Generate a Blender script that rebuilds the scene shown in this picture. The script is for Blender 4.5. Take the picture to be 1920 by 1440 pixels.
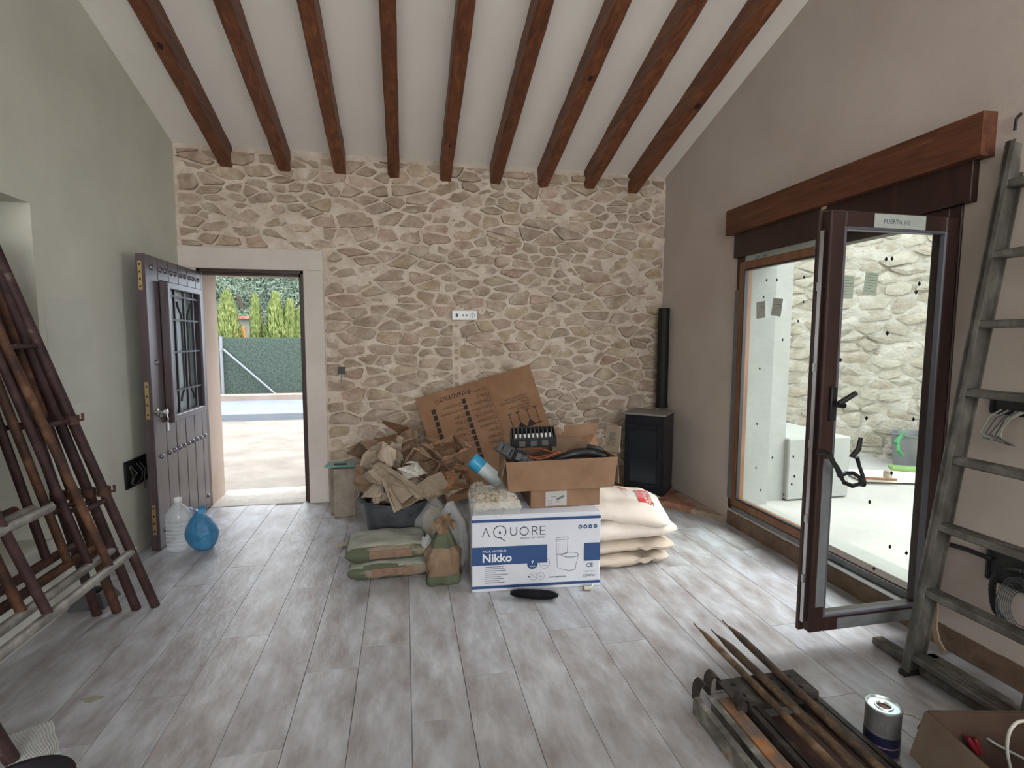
import bpy, bmesh, math, random
from mathutils import Vector, Matrix, noise, Euler
import numpy as np
for o in list(bpy.data.objects): bpy.data.objects.remove(o)
S = bpy.context.scene
COL = S.collection
rad = math.radians

# ------------------------------------------------------------------ camera
FPX = 976.0
YAW, PITCH, ROLL = rad(11.69), rad(5.02), rad(0.17)
CAM = Vector((0.0, 0.0, 1.4))
fwd = Vector((math.sin(YAW)*math.cos(PITCH), math.cos(YAW)*math.cos(PITCH), -math.sin(PITCH)))
r0 = Vector((math.cos(YAW), -math.sin(YAW), 0)); u0 = r0.cross(fwd)
rt = r0*math.cos(ROLL)+u0*math.sin(ROLL); up = -r0*math.sin(ROLL)+u0*math.cos(ROLL)
cd = bpy.data.cameras.new('camera'); cam = bpy.data.objects.new('camera', cd); COL.objects.link(cam)
cd.sensor_width = 36; cd.lens = FPX/1920*36; cd.clip_start = 0.02; cd.clip_end = 500
mw = Matrix((rt, up, -fwd)).transposed().to_4x4(); mw.translation = CAM
cam.matrix_world = mw
S.camera = cam
def at(px, py, ax, val):
    """where a sight line measured in the photograph meets the plane axis=val (used to take measures)"""
    d = rt*((px-960)/FPX) - up*((py-720)/FPX) + fwd
    return CAM + d*((val-CAM[ax])/d[ax])

# ------------------------------------------------------------------ world, lamps, exposure
S.view_settings.view_transform = 'Standard'; S.view_settings.look = 'None'
S.view_settings.gamma = 1; S.view_settings.use_curve_mapping = False
S.view_settings.exposure = 0.0
W = bpy.data.worlds.new('overcast_sky'); S.world = W; W.use_nodes = True
wn = W.node_tree.nodes; wl = W.node_tree.links; wn.clear()
wo = wn.new('ShaderNodeOutputWorld'); wb = wn.new('ShaderNodeBackground')
wt = wn.new('ShaderNodeTexCoord'); wno = wn.new('ShaderNodeTexNoise'); wr = wn.new('ShaderNodeValToRGB')
wno.inputs['Scale'].default_value = 2.0; wno.inputs['Detail'].default_value = 5
wr.color_ramp.elements[0].position = .35; wr.color_ramp.elements[0].color = (.72, .86, 1.0, 1)
wr.color_ramp.elements[1].position = .65; wr.color_ramp.elements[1].color = (.95, .97, 1.0, 1)
wl.new(wt.outputs['Generated'], wno.inputs['Vector']); wl.new(wno.outputs['Fac'], wr.inputs[0])
wl.new(wr.outputs[0], wb.inputs[0]); wl.new(wb.outputs[0], wo.inputs[0])
wb.inputs[1].default_value = 5.2
def area(name, loc, target, sx, sy, power, col):
    l = bpy.data.lights.new(name, 'AREA'); l.shape = 'RECTANGLE'; l.size = sx; l.size_y = sy
    l.energy = power; l.color = col
    o = bpy.data.objects.new(name, l); COL.objects.link(o); o.location = loc
    o.rotation_euler = (Vector(target)-Vector(loc)).to_track_quat('-Z', 'Y').to_euler()
    return o
# added fill lamp behind the camera, set before the unseen rear window
area('rear_fill_light', (0.2, -4.9, 1.85), (0.3, 0.6, 6.2), 3.4, 2.3, 195, (1.0, .92, .84))
sl = bpy.data.lights.new('veiled_sun', 'SUN'); sl.energy = 5.0; sl.angle = rad(50); sl.color = (1, .96, .88)
so = bpy.data.objects.new('veiled_sun', sl); COL.objects.link(so); so.rotation_euler = Vector((.62, -.12, .76)).to_track_quat('Z', 'Y').to_euler()

# ------------------------------------------------------------------ materials
MATS = {}
def mat(name, col, rough=.7, metal=0, noise_amt=0, nscale=8, col2=None, bump=0, bscale=40, stretch=(1, 1, 1), rnd=0, alpha=1, trans=0, emit=0, coat=0, spec=.5, detail=5, pos=(.35, .65), ior=1.45, bdist=.01, coords='Object'):
    if name in MATS: return MATS[name]
    m = bpy.data.materials.new(name); m.use_nodes = True
    N, L = m.node_tree.nodes, m.node_tree.links
    b = N['Principled BSDF']
    b.inputs['Roughness'].default_value = rough; b.inputs['Metallic'].default_value = metal
    b.inputs['Base Color'].default_value = (*col, 1)
    b.inputs['Specular IOR Level'].default_value = spec
    b.inputs['IOR'].default_value = ior
    if trans: b.inputs['Transmission Weight'].default_value = trans
    if alpha < 1: b.inputs['Alpha'].default_value = alpha
    if coat: b.inputs['Coat Weight'].default_value = coat; b.inputs['Coat Roughness'].default_value = .1
    tc = N.new('ShaderNodeTexCoord'); mp = N.new('ShaderNodeMapping'); mp.inputs['Scale'].default_value = stretch
    L.new(tc.outputs[coords], mp.inputs['Vector'])
    vec = mp.outputs['Vector']
    if rnd:
        oi = N.new('ShaderNodeObjectInfo'); ad = N.new('ShaderNodeVectorMath'); ad.operation = 'ADD'
        ml = N.new('ShaderNodeMath'); ml.operation = 'MULTIPLY'; ml.inputs[1].default_value = 37.0
        L.new(oi.outputs['Random'], ml.inputs[0]); L.new(vec, ad.inputs[0]); L.new(ml.outputs[0], ad.inputs[1]); vec = ad.outputs[0]
    if col2 is not None:
        n = N.new('ShaderNodeTexNoise'); n.inputs['Scale'].default_value = nscale; n.inputs['Detail'].default_value = detail
        n.inputs['Roughness'].default_value = .6
        L.new(vec, n.inputs['Vector'])
        r = N.new('ShaderNodeValToRGB'); r.color_ramp.elements[0].position = pos[0]; r.color_ramp.elements[1].position = pos[1]
        r.color_ramp.elements[0].color = (*col, 1); r.color_ramp.elements[1].color = (*col2, 1)
        L.new(n.outputs['Fac'], r.inputs[0]); out = r.outputs[0]
        if rnd:
            hs = N.new('ShaderNodeHueSaturation'); mr = N.new('ShaderNodeMapRange')
            mr.inputs[3].default_value = 1-rnd; mr.inputs[4].default_value = 1+rnd
            L.new(oi.outputs['Random'], mr.inputs[0]); L.new(mr.outputs[0], hs.inputs['Value']); L.new(out, hs.inputs['Color']); out = hs.outputs[0]
        L.new(out, b.inputs['Base Color'])
    if bump:
        n2 = N.new('ShaderNodeTexNoise'); n2.inputs['Scale'].default_value = bscale; n2.inputs['Detail'].default_value = 6
        L.new(vec, n2.inputs['Vector']); bp = N.new('ShaderNodeBump'); bp.inputs['Strength'].default_value = bump; bp.inputs['Distance'].default_value = bdist
        L.new(n2.outputs['Fac'], bp.inputs['Height']); L.new(bp.outputs[0], b.inputs['Normal'])
    MATS[name] = m
    return m
def ramp_mat(name, stops, scale, stretch, rough=.6, bump=.3, rnd=0, bscale=60, detail=6, spec=.5, metal=0, bdist=.01, dist=0, coords='Object'):
    """noise through a many-stop ramp"""
    m = mat(name, stops[0][1], rough, metal, col2=stops[-1][1], nscale=scale, stretch=stretch, rnd=rnd, bump=bump, bscale=bscale, detail=detail, spec=spec, bdist=bdist, coords=coords)
    cr = [n for n in m.node_tree.nodes if n.type == 'VALTORGB'][0].color_ramp
    while len(cr.elements) > 1: cr.elements.remove(cr.elements[-1])
    cr.elements[0].position = stops[0][0]; cr.elements[0].color = (*stops[0][1], 1)
    for p, c in stops[1:]:
        e = cr.elements.new(p); e.color = (*c, 1)
    if dist: [n for n in m.node_tree.nodes if n.type == 'TEX_NOISE'][0].inputs['Distortion'].default_value = dist
    return m

plaster_l = mat('plaster_left', (.60, .60, .53), .95, col2=(.66, .66, .585), nscale=2.2, bump=.15, bscale=30)  # lightness raised in the colour to stand in for missing side light
plaster_r = mat('plaster_right', (.52, .445, .405), .95, col2=(.58, .505, .465), nscale=2.0, bump=.15, bscale=30)
plaster_c = mat('plaster_ceiling', (.83, .79, .75), .95, col2=(.88, .84, .80), nscale=1.2, bump=.15, bscale=20)
casing_m = mat('casing_plaster', (.58, .52, .48), .9, col2=(.64, .58, .54), nscale=3, bump=.2, bscale=50)
mortar = ramp_mat('lime_mortar', [(.3, (.46, .365, .295)), (.45, (.58, .48, .40)), (.7, (.70, .605, .53))], 9, (1, 1, 1), .95, .9, 0, 40, bdist=.015)
def stone_mat(name, cols, sc=1.0):
    m = ramp_mat(name, [(.3, cols[0]), (.45, cols[1]), (.58, cols[2]), (.75, cols[3])], 9*sc, (1, 1, 1.8), .92, .9, .10, 45, bdist=.014)
    return m
stone_ms = [stone_mat('stone_tan', [(.30, .22, .165), (.40, .305, .235), (.47, .375, .30), (.60, .505, .425)]),
            stone_mat('stone_ochre', [(.32, .235, .16), (.41, .31, .22), (.47, .375, .28), (.61, .51, .42)]),
            stone_mat('stone_grey', [(.28, .21, .16), (.38, .29, .23), (.46, .365, .30), (.61, .51, .43)]),
            stone_mat('stone_rose', [(.33, .22, .165), (.42, .30, .235), (.48, .365, .295), (.61, .51, .425)])]
yard_stone_ms = [stone_mat('yard_stone_cream', [(.31, .27, .205), (.35, .315, .25), (.385, .35, .285), (.44, .41, .35)]),
                 stone_mat('yard_stone_tan', [(.28, .235, .175), (.33, .285, .22), (.37, .335, .27), (.44, .405, .345)])]
yard_mortar = mat('yard_mortar', (.37, .34, .28), .95, col2=(.45, .42, .365), nscale=5, bump=.8, bscale=30, bdist=.02)
beam_m = ramp_mat('stained_pine', [(.25, (.060, .020, .010)), (.42, (.125, .040, .017)), (.55, (.175, .058, .023)), (.70, (.25, .095, .038))], 5, (6, .55, 6), .5, .25, .12, 40, dist=.6)
lintel_m = ramp_mat('walnut_lintel', [(.25, (.055, .020, .012)), (.45, (.12, .040, .020)), (.62, (.17, .062, .028)), (.75, (.24, .10, .045))], 5, (6, .6, 6), .5, .25, .1, 40, dist=.6)
winbrown = ramp_mat('window_brown', [(.3, (.026, .012, .010)), (.6, (.042, .019, .015)), (.8, (.065, .032, .025))], 6, (4, 4, .5), .4, .1, 0, 60)
rail_wood = ramp_mat('window_orange_wood', [(.3, (.16, .065, .030)), (.7, (.27, .13, .07))], 6, (4, 4, .5), .45, .1)
tape_m = mat('grey_tape', (.13, .14, .15), .6, col2=(.18, .19, .20), nscale=12, bump=.2, bscale=20)  # the tape's own grey, darkened further to paint in the shade
tape_w = mat('pale_tape', (.34, .37, .34), .6, col2=(.42, .45, .42), nscale=12, bump=.2, bscale=20)
door_m = ramp_mat('door_mahogany', [(.3, (.065, .043, .050)), (.6, (.095, .066, .075)), (.8, (.14, .105, .115))], 5, (5, 5, .5), .32, .12, .08, 50, spec=.6)
iron = mat('black_iron', (.03, .03, .034), .35, .6)
steel = mat('steel', (.55, .55, .55), .35, 1)
brass = mat('brass', (.55, .42, .22), .35, .9)
glass = mat('pane_glass', (1, 1, 1), .0, trans=1, ior=1.45)
for _n in [glass]:
    N, L = _n.node_tree.nodes, _n.node_tree.links
    tr = N.new('ShaderNodeBsdfTransparent'); gl = N.new('ShaderNodeBsdfGlossy'); gl.inputs['Roughness'].default_value = .02
    mx = N.new('ShaderNodeMixShader')
    tr.inputs[0].default_value = (.93, .96, .93, 1)
    mx.inputs[0].default_value = .045; L.new(tr.outputs[0], mx.inputs[1]); L.new(gl.outputs[0], mx.inputs[2])
    L.new(mx.outputs[0], N['Material Output'].inputs[0])
rust = ramp_mat('rusty_tube', [(.3, (.024, .013, .010)), (.45, (.055, .025, .017)), (.58, (.11, .045, .022)), (.72, (.19, .11, .07))], 9, (1, 1, 1), .7, .5, .1, 90, bdist=.004)
rust_red = ramp_mat('rusty_red_tube', [(.3, (.020, .010, .011)), (.5, (.042, .018, .018)), (.64, (.065, .033, .03)), (.76, (.24, .20, .18))], 11, (1, 1, 1), .65, .4, .1, 90, bdist=.004)
galv = ramp_mat('galvanised_tube', [(.3, (.16, .15, .14)), (.5, (.30, .29, .27)), (.65, (.42, .41, .38)), (.8, (.22, .10, .05))], 10, (1, 1, 1), .5, .4, .1, 90, metal=.4, bdist=.004)
rust_bar = ramp_mat('rusty_flat_bar', [(.3, (.022, .018, .017)), (.46, (.060, .045, .036)), (.58, (.13, .075, .038)), (.72, (.25, .21, .17))], 9, (3, 1, 1), .7, .5, .1, 90, bdist=.004)
rust_orange = ramp_mat('orange_painted_channel', [(.3, (.11, .10, .10)), (.48, (.18, .12, .09)), (.58, (.42, .17, .05)), (.75, (.27, .25, .23))], 7, (2, 1, 1), .6, .5, .1, 90, bdist=.004)
dark_steel = ramp_mat('dark_dirty_steel', [(.3, (.02, .018, .018)), (.55, (.055, .045, .04)), (.75, (.14, .11, .09))], 12, (1, 1, 1), .6, .4, 0, 60, bdist=.004, metal=.3)
alu = ramp_mat('worn_aluminium', [(.3, (.10, .092, .08)), (.5, (.17, .16, .145)), (.64, (.26, .25, .23)), (.76, (.50, .49, .46))], 13, (1, 1, .5), .45, .3, .05, 60, metal=.5, bdist=.003)
card = ramp_mat('brown_cardboard', [(.3, (.205, .118, .070)), (.55, (.26, .152, .092)), (.75, (.31, .19, .118))], 5, (1, 1, 1), .85, .15, .06, 60, bdist=.004)
card_d = ramp_mat('old_cardboard', [(.3, (.21, .108, .058)), (.55, (.27, .145, .08)), (.75, (.32, .18, .105))], 4, (1, 1, 1), .85, .15, .06, 60, bdist=.004)
kraft = ramp_mat('kraft_paper', [(.3, (.19, .12, .078)), (.55, (.26, .172, .115)), (.75, (.35, .25, .175))], 6, (1, 1, 1), .85, .3, .12, 50, bdist=.006)
kraft_l = ramp_mat('pale_kraft_paper', [(.3, (.29, .225, .165)), (.55, (.38, .305, .235)), (.75, (.50, .425, .35))], 6, (1, 1, 1), .85, .3, .12, 50, bdist=.006)
cement_pap = ramp_mat('cement_sack_paper', [(.30, (.22, .18, .13)), (.42, (.26, .215, .165)), (.47, (.085, .10, .062)), (.75, (.13, .145, .10))], 4, (.8, 1, 2.2), .8, .3, .05, 40, bdist=.006)
cement_top = ramp_mat('dusty_sack_top', [(.35, (.40, .40, .36)), (.55, (.30, .32, .27)), (.7, (.22, .25, .19))], 6, (1, 2, 1), .8, .3, .05, 40, bdist=.006)
green_pap = mat('green_sack_band', (.062, .080, .042), .8, col2=(.115, .13, .085), nscale=9, bump=.4, bscale=40)
sackw = mat('white_woven_sack', (.66, .57, .50), .8, col2=(.73, .65, .59), nscale=5, bump=.25, bscale=30, rnd=.03)
sackb = mat('beige_woven_sack', (.50, .41, .33), .8, col2=(.58, .49, .41), nscale=5, bump=.3, bscale=30, rnd=.03)
red_ink = mat('red_ink', (.60, .05, .06), .7)
rubber = mat('black_rubber', (.040, .045, .055), .5, col2=(.075, .08, .092), nscale=12, bump=.3, bscale=40)
blackp = mat('black_plastic', (.018, .018, .02), .4)
greyp = mat('grey_plastic', (.10, .10, .11), .5)
whitep = mat('white_plastic', (.78, .78, .80), .35)
boxw = mat('white_carton', (.60, .62, .70), .6, col2=(.66, .68, .76), nscale=3)
blue_ink = mat('blue_ink', (.025, .07, .20), .6)
dk_ink = mat('dark_ink', (.03, .04, .09), .7)
white_ink = mat('white_ink', (.72, .75, .82), .6)
black_ink = mat('black_ink', (.03, .02, .018), .8)
bluebag = mat('blue_plastic_bag', (.03, .17, .38), .4, col2=(.08, .30, .54), nscale=6, bump=1.0, bscale=16, bdist=.02, spec=.6)
clearp = mat('clear_film', (.62, .64, .66), .22, alpha=.30, col2=(.80, .82, .85), nscale=10, bump=.6, bscale=25, bdist=.02)
bottlep = mat('clear_bottle', (.88, .93, .96), .08, alpha=.34, spec=.9)
tubew = mat('white_tube', (.66, .72, .78), .4)
tubeb = mat('light_blue_plastic', (.05, .36, .66), .35)
greenp = mat('green_plastic', (.02, .15, .045), .4)
wool_m = ramp_mat('mineral_wool', [(.3, (.26, .20, .13)), (.48, (.44, .37, .28)), (.66, (.60, .56, .48))], 11, (1, 1, 1), .9, .9, 0, 50, bdist=.02)
blackfur = mat('black_bristle', (.012, .013, .02), .7, bump=.6, bscale=80)
stovem = mat('stove_black', (.012, .013, .018), .38, .2, bump=.1, bscale=90)
stoveg = mat('stove_glass', (.018, .02, .025), .06, spec=.8)
pipem = mat('pipe_black', (.006, .006, .007), .65)
brickm = ramp_mat('terracotta_brick', [(.3, (.20, .085, .055)), (.5, (.30, .14, .09)), (.7, (.40, .25, .18))], 9, (1, 1, 1), .9, .5, .15, 50)
dustg = mat('concrete_slab', (.20, .16, .13), .9, col2=(.33, .28, .24), nscale=9, bump=.5, bscale=40)
yard_ground = mat('yard_ground', (.31, .295, .275), .95, col2=(.37, .355, .335), nscale=1.5, bump=.3, bscale=12)
front_ground = mat('pale_sand', (.15, .127, .105), .95, col2=(.21, .185, .155), nscale=2.5, bump=.4, bscale=16)
smooth_render = mat('smooth_render', (.27, .27, .25), .95, col2=(.31, .31, .29), nscale=2, bump=.1, bscale=20)
peach = mat('peach_render', (.36, .27, .21), .9, col2=(.42, .32, .26), nscale=2, bump=.1, bscale=30)
# ------------------------------------------------------------------ helpers
def tag(o, label=None, cat=None, group=None, kind=None):
    if label: o['label'] = label
    if cat: o['category'] = cat
    if group: o['group'] = group
    if kind: o['kind'] = kind
    return o
def thing(name, label, cat, loc=(0, 0, 0), rz=0, group=None, kind=None):
    o = bpy.data.objects.new(name, None); COL.objects.link(o); o.empty_display_size = .1
    o.location = loc; o.rotation_euler = (0, 0, rz)
    return tag(o, label, cat, group, kind)
class MB:
    def __init__(s): s.v = []; s.f = []
    def add(s, vs, fs, M=None):
        n = len(s.v)
        s.v += [tuple(M @ Vector(v)) if M is not None else tuple(v) for v in vs]
        s.f += [tuple(i+n for i in f) for f in fs]; return s
    def box(s, c, d, M=None, ch=0):
        x, y, z = d[0]/2, d[1]/2, d[2]/2; c = Vector(c)
        if ch <= 0:
            vs = [c+Vector((a*x, b*y, e*z)) for e in (-1, 1) for b in (-1, 1) for a in (-1, 1)]
            fs = [(0, 2, 3, 1), (4, 5, 7, 6), (0, 1, 5, 4), (2, 6, 7, 3), (0, 4, 6, 2), (1, 3, 7, 5)]
            return s.add(vs, fs, M)
        bm = bmesh.new(); bmesh.ops.create_cube(bm, size=1)
        for v in bm.verts: v.co = Vector((v.co.x*d[0], v.co.y*d[1], v.co.z*d[2]))
        bmesh.ops.bevel(bm, geom=bm.edges[:], offset=ch, segments=1, affect='EDGES', profile=.5)
        for v in bm.verts: v.co += c
        bm.verts.index_update(); vs = [v.co.copy() for v in bm.verts]; fs = [[v.index for v in f.verts] for f in bm.faces]; bm.free()
        return s.add(vs, fs, M)
    def bar(s, p0, p1, w, h, up=(0, 0, 1), M=None, ch=0):
        p0, p1 = Vector(p0), Vector(p1); d = p1-p0; L = d.length; d.normalize(); upv = Vector(up)
        x = d.cross(upv)
        if x.length < 1e-4: x = d.cross(Vector((1, 0, 0)))
        x.normalize(); z = x.cross(d)
        T = Matrix((x, d, z)).transposed().to_4x4(); T.translation = (p0+p1)/2
        if M is not None: T = M @ T
        return s.box((0, 0, 0), (w, L, h), T, ch)
    def tube(s, pts, r, seg=10, cap=True, M=None, closed=False):
        pts = [Vector(p) for p in pts]; n = len(pts); rr = r if isinstance(r, (list, tuple)) else [r]*n
        vs = []; fs = []; prev = None
        for i, p in enumerate(pts):
            a = pts[i-1] if (i > 0 or closed) else p; b = pts[(i+1) % n] if (i < n-1 or closed) else p
            t = (b-a).normalized()
            if prev is None: x = t.orthogonal().normalized()
            else:
                x = prev - t*prev.dot(t)
                x = x.normalized() if x.length > 1e-5 else t.orthogonal().normalized()
            prev = x; y = t.cross(x)
            for k in range(seg):
                an = 2*math.pi*k/seg; vs.append(p+(x*math.cos(an)+y*math.sin(an))*rr[i])
        for i in range(n if closed else n-1):
            j = (i+1) % n
            for k in range(seg):
                fs.append((i*seg+k, i*seg+(k+1) % seg, j*seg+(k+1) % seg, j*seg+k))
        if cap and not closed: fs.append(tuple(range(seg))[::-1]); fs.append(tuple((n-1)*seg+k for k in range(seg)))
        return s.add(vs, fs, M)
    def lathe(s, prof, c=(0, 0, 0), seg=32, M=None, sx=1, sy=1):
        vs = []; fs = []; n = len(prof); c = Vector(c)
        for r, z in prof:
            for k in range(seg):
                a = 2*math.pi*k/seg; vs.append(c+Vector((r*math.cos(a)*sx, r*math.sin(a)*sy, z)))
        for i in range(n-1):
            for k in range(seg): fs.append((i*seg+k, i*seg+(k+1) % seg, (i+1)*seg+(k+1) % seg, (i+1)*seg+k))
        return s.add(vs, fs, M)
    def prism(s, poly, z0, z1, M=None):
        n = len(poly); vs = [(p[0], p[1], z0) for p in poly]+[(p[0], p[1], z1) for p in poly]
        fs = [tuple(range(n))[::-1], tuple(range(n, 2*n))]+[(i, (i+1) % n, n+(i+1) % n, n+i) for i in range(n)]
        return s.add(vs, fs, M)
    def build(s, name, m, parent=None, smooth=False, M=None):
        me = bpy.data.meshes.new(name); me.from_pydata([tuple(M @ Vector(v)) for v in s.v] if M is not None else s.v, [], s.f); me.update()
        bm = bmesh.new(); bm.from_mesh(me); bmesh.ops.recalc_face_normals(bm, faces=bm.faces); bm.to_mesh(me); bm.free()
        if m is not None: me.materials.append(m)
        if smooth:
            if smooth is True: smooth = 40
            for p in me.polygons: p.use_smooth = True
            try: me.set_sharp_from_angle(angle=rad(smooth))
            except Exception: pass
        o = bpy.data.objects.new(name, me); COL.objects.link(o)
        if parent is not None: o.parent = parent
        return o
def frame_M(o, x, y):
    """matrix whose x,y axes follow the given directions, z = x cross y"""
    x = Vector(x).normalized(); y = Vector(y); z = x.cross(y).normalized(); y = z.cross(x)
    T = Matrix((x, y, z)).transposed().to_4x4(); T.translation = o; return T
def TR(loc=(0, 0, 0), rx=0, ry=0, rz=0, s=(1, 1, 1)):
    return Matrix.LocRotScale(Vector(loc), Euler((rx, ry, rz)), Vector(s))
def dup(root, loc=None, rz=None, label=None):
    r = root.copy(); COL.objects.link(r)
    if loc is not None: r.location = loc
    if rz is not None: r.rotation_euler = (0, 0, rz)
    if label: r['label'] = label
    for ch in list(root.children):
        c = ch.copy(); COL.objects.link(c); c.parent = r
        for g in list(ch.children):
            d = g.copy(); COL.objects.link(d); d.parent = c
    return r
def text(mb, s, M, size, align='LEFT', thick=.0, xs=1.0, depth=0.0):
    cu = bpy.data.curves.new('t', 'FONT'); cu.body = s; cu.size = size; cu.align_x = align; cu.offset = thick; cu.extrude = depth
    cu.resolution_u = 3
    o = bpy.data.objects.new('t', cu); COL.objects.link(o)
    me = bpy.data.meshes.new_from_object(o)
    mb.add([(v.co.x*xs, v.co.y, v.co.z) for v in me.vertices], [tuple(p.vertices) for p in me.polygons], M)
    bpy.data.objects.remove(o); bpy.data.curves.remove(cu); bpy.data.meshes.remove(me)
    return mb
def rect(mb, M, x0, y0, x1, y1, z=0):
    return mb.add([(x0, y0, z), (x1, y0, z), (x1, y1, z), (x0, y1, z)], [(0, 1, 2, 3)], M)
def line2(mb, M, pts, w, z=0, closed=False):
    pts = [Vector((p[0], p[1], 0)) for p in pts]
    n = len(pts)
    for i in range(n if closed else n-1):
        a, b = pts[i], pts[(i+1) % n]; d = b-a
        if d.length < 1e-6: continue
        d.normalize(); nrm = Vector((-d.y, d.x, 0))*w/2; a2 = a-d*w/2; b2 = b+d*w/2
        mb.add([(*(a2-nrm).xy, z), (*(b2-nrm).xy, z), (*(b2+nrm).xy, z), (*(a2+nrm).xy, z)], [(0, 1, 2, 3)], M)
def disc(mb, M, cx, cy, r, z=0, seg=20):
    mb.add([(cx+r*math.cos(2*math.pi*k/seg), cy+r*math.sin(2*math.pi*k/seg), z) for k in range(seg)], [tuple(range(seg))], M)
def ring2(mb, M, cx, cy, r, w, z=0, seg=24, a0=0, a1=2*math.pi):
    pts = [(cx+r*math.cos(a0+(a1-a0)*k/seg), cy+r*math.sin(a0+(a1-a0)*k/seg)) for k in range(seg+1)]
    line2(mb, M, pts, w, z)
def pillow(L, Wd, H, seed, n=28, p=2.2, pinch=.05, wr=.012, sag=0, box=0):
    """a filled sack: lying along x, seams at both ends, soft creases"""
    mb = MB(); m = max(10, int(n*.7)); vs = []; fs = []
    pe = 6 if box else p
    def P(u, v, sd):
        tu = max(0, 1-abs(u)**pe); tv = max(0, 1-abs(v)**(pe if box else p)); t = (tu**.5)*(tv**.5)
        x = L/2*u*(1-pinch*(1-abs(v)**2)*abs(u)-(.0 if box else .11)*abs(v)**5); y = Wd/2*v*(1-pinch*(1-abs(u)**2)*abs(v)-(0 if box else .13)*abs(u)**5)
        q = Vector((x*9, y*9, seed*7.3+sd*3))
        w = noise.noise(q)*wr+noise.noise(Vector((x*30/(1+2*abs(u)), y*38, seed*5+sd)))*wr*.55*(.4+abs(u))
        z = sd*H/2*t+(w if t > 0.02 else 0)*min(1, t*3) - sag*(u*u)
        return (x, y, z)
    idx = {}
    for sd in (1, -1):
        for i in range(n+1):
            for j in range(m+1):
                u = math.sin((i/n*2-1)*math.pi/2); v = math.sin((j/m*2-1)*math.pi/2)
                edge = i in (0, n) or j in (0, m)
                k = (i, j) if edge else (i, j, sd)
                if k not in idx: idx[k] = len(vs); vs.append(P(u, v, 0 if edge else sd))
        for i in range(n):
            for j in range(m):
                def g(a, b):
                    return idx[(a, b)] if (a in (0, n) or b in (0, m)) else idx[(a, b, sd)]
                q = (g(i, j), g(i+1, j), g(i+1, j+1), g(i, j+1))
                fs.append(q if sd > 0 else q[::-1])
    return mb.add(vs, fs)
def crumple(size, seed, amp=.35, sub=3, open_top=False, flat=1.0):
    """a crumpled lump of paper: faceted creases"""
    bm = bmesh.new(); bmesh.ops.create_icosphere(bm, subdivisions=sub, radius=1)
    for v in bm.verts:
        q = v.co*.85+Vector((seed*3.1, seed*1.7, seed*.9))
        d, pt = noise.voronoi(q, distance_metric='DISTANCE', exponent=2)
        k = (d[1]-d[0])
        r = 1-amp*.62*(1-min(1, k*2.2))+amp*.7*noise.noise(v.co*1.6+Vector((seed, 0, 0)))
        h = noise.noise_vector(v.co*4+Vector((0, seed, 0)))*.045
        v.co = v.co*r+h
        v.co = Vector((v.co.x*size[0]/2, v.co.y*size[1]/2, v.co.z*size[2]/2))
    if open_top:
        dl = [f for f in bm.faces if f.calc_center_median().z > size[2]*.30 and f.calc_center_median().xy.length < size[0]*.24]
        bmesh.ops.delete(bm, geom=dl, context='FACES')
    bm.verts.index_update(); mb = MB(); mb.add([v.co.copy() for v in bm.verts], [[v.index for v in f.verts] for f in bm.faces]); bm.free()
    return mb
def sheet(w, h, seed, folds=4, strength=60, nx=14, ny=10, jit=.008):
    """a torn, folded sheet: a flat grid bent about several random creases"""
    rnd = random.Random(seed); P = [[Vector(((i/nx-.5)*w+rnd.uniform(-jit, jit), (j/ny-.5)*h+rnd.uniform(-jit, jit), 0)) for j in range(ny+1)] for i in range(nx+1)]
    for k in range(folds):
        a = rnd.uniform(0, math.pi); n2 = Vector((math.cos(a), math.sin(a))); off = rnd.uniform(-.3, .3)*min(w, h)
        ang = rad(rnd.uniform(.35, 1)*strength)*rnd.choice((-1, 1))
        ax = Vector((-n2.y, n2.x, 0)); piv = Vector((n2.x*off, n2.y*off, 0)); R = Matrix.Rotation(ang, 4, ax)
        for col in P:
            for q in range(len(col)):
                v = col[q]; d = v.x*n2.x+v.y*n2.y-off
                if d > 0:
                    col[q] = piv + R @ (v-piv)
    mb = MB(); vs = []; fs = []
    for i in range(nx+1):
        for j in range(ny+1):
            v = P[i][j]; vs.append(v+noise.noise_vector(v*14+Vector((seed, 0, 0)))*jit*1.6)
    for i in range(nx):
        for j in range(ny): a = i*(ny+1)+j; fs.append((a, a+ny+1, a+ny+2, a+1))
    return mb.add(vs, fs)
def solid(o, t):
    m = o.modifiers.new('s', 'SOLIDIFY'); m.thickness = t; m.offset = 0; return o
def pt(M, *v): return M @ Vector(v)

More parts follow.
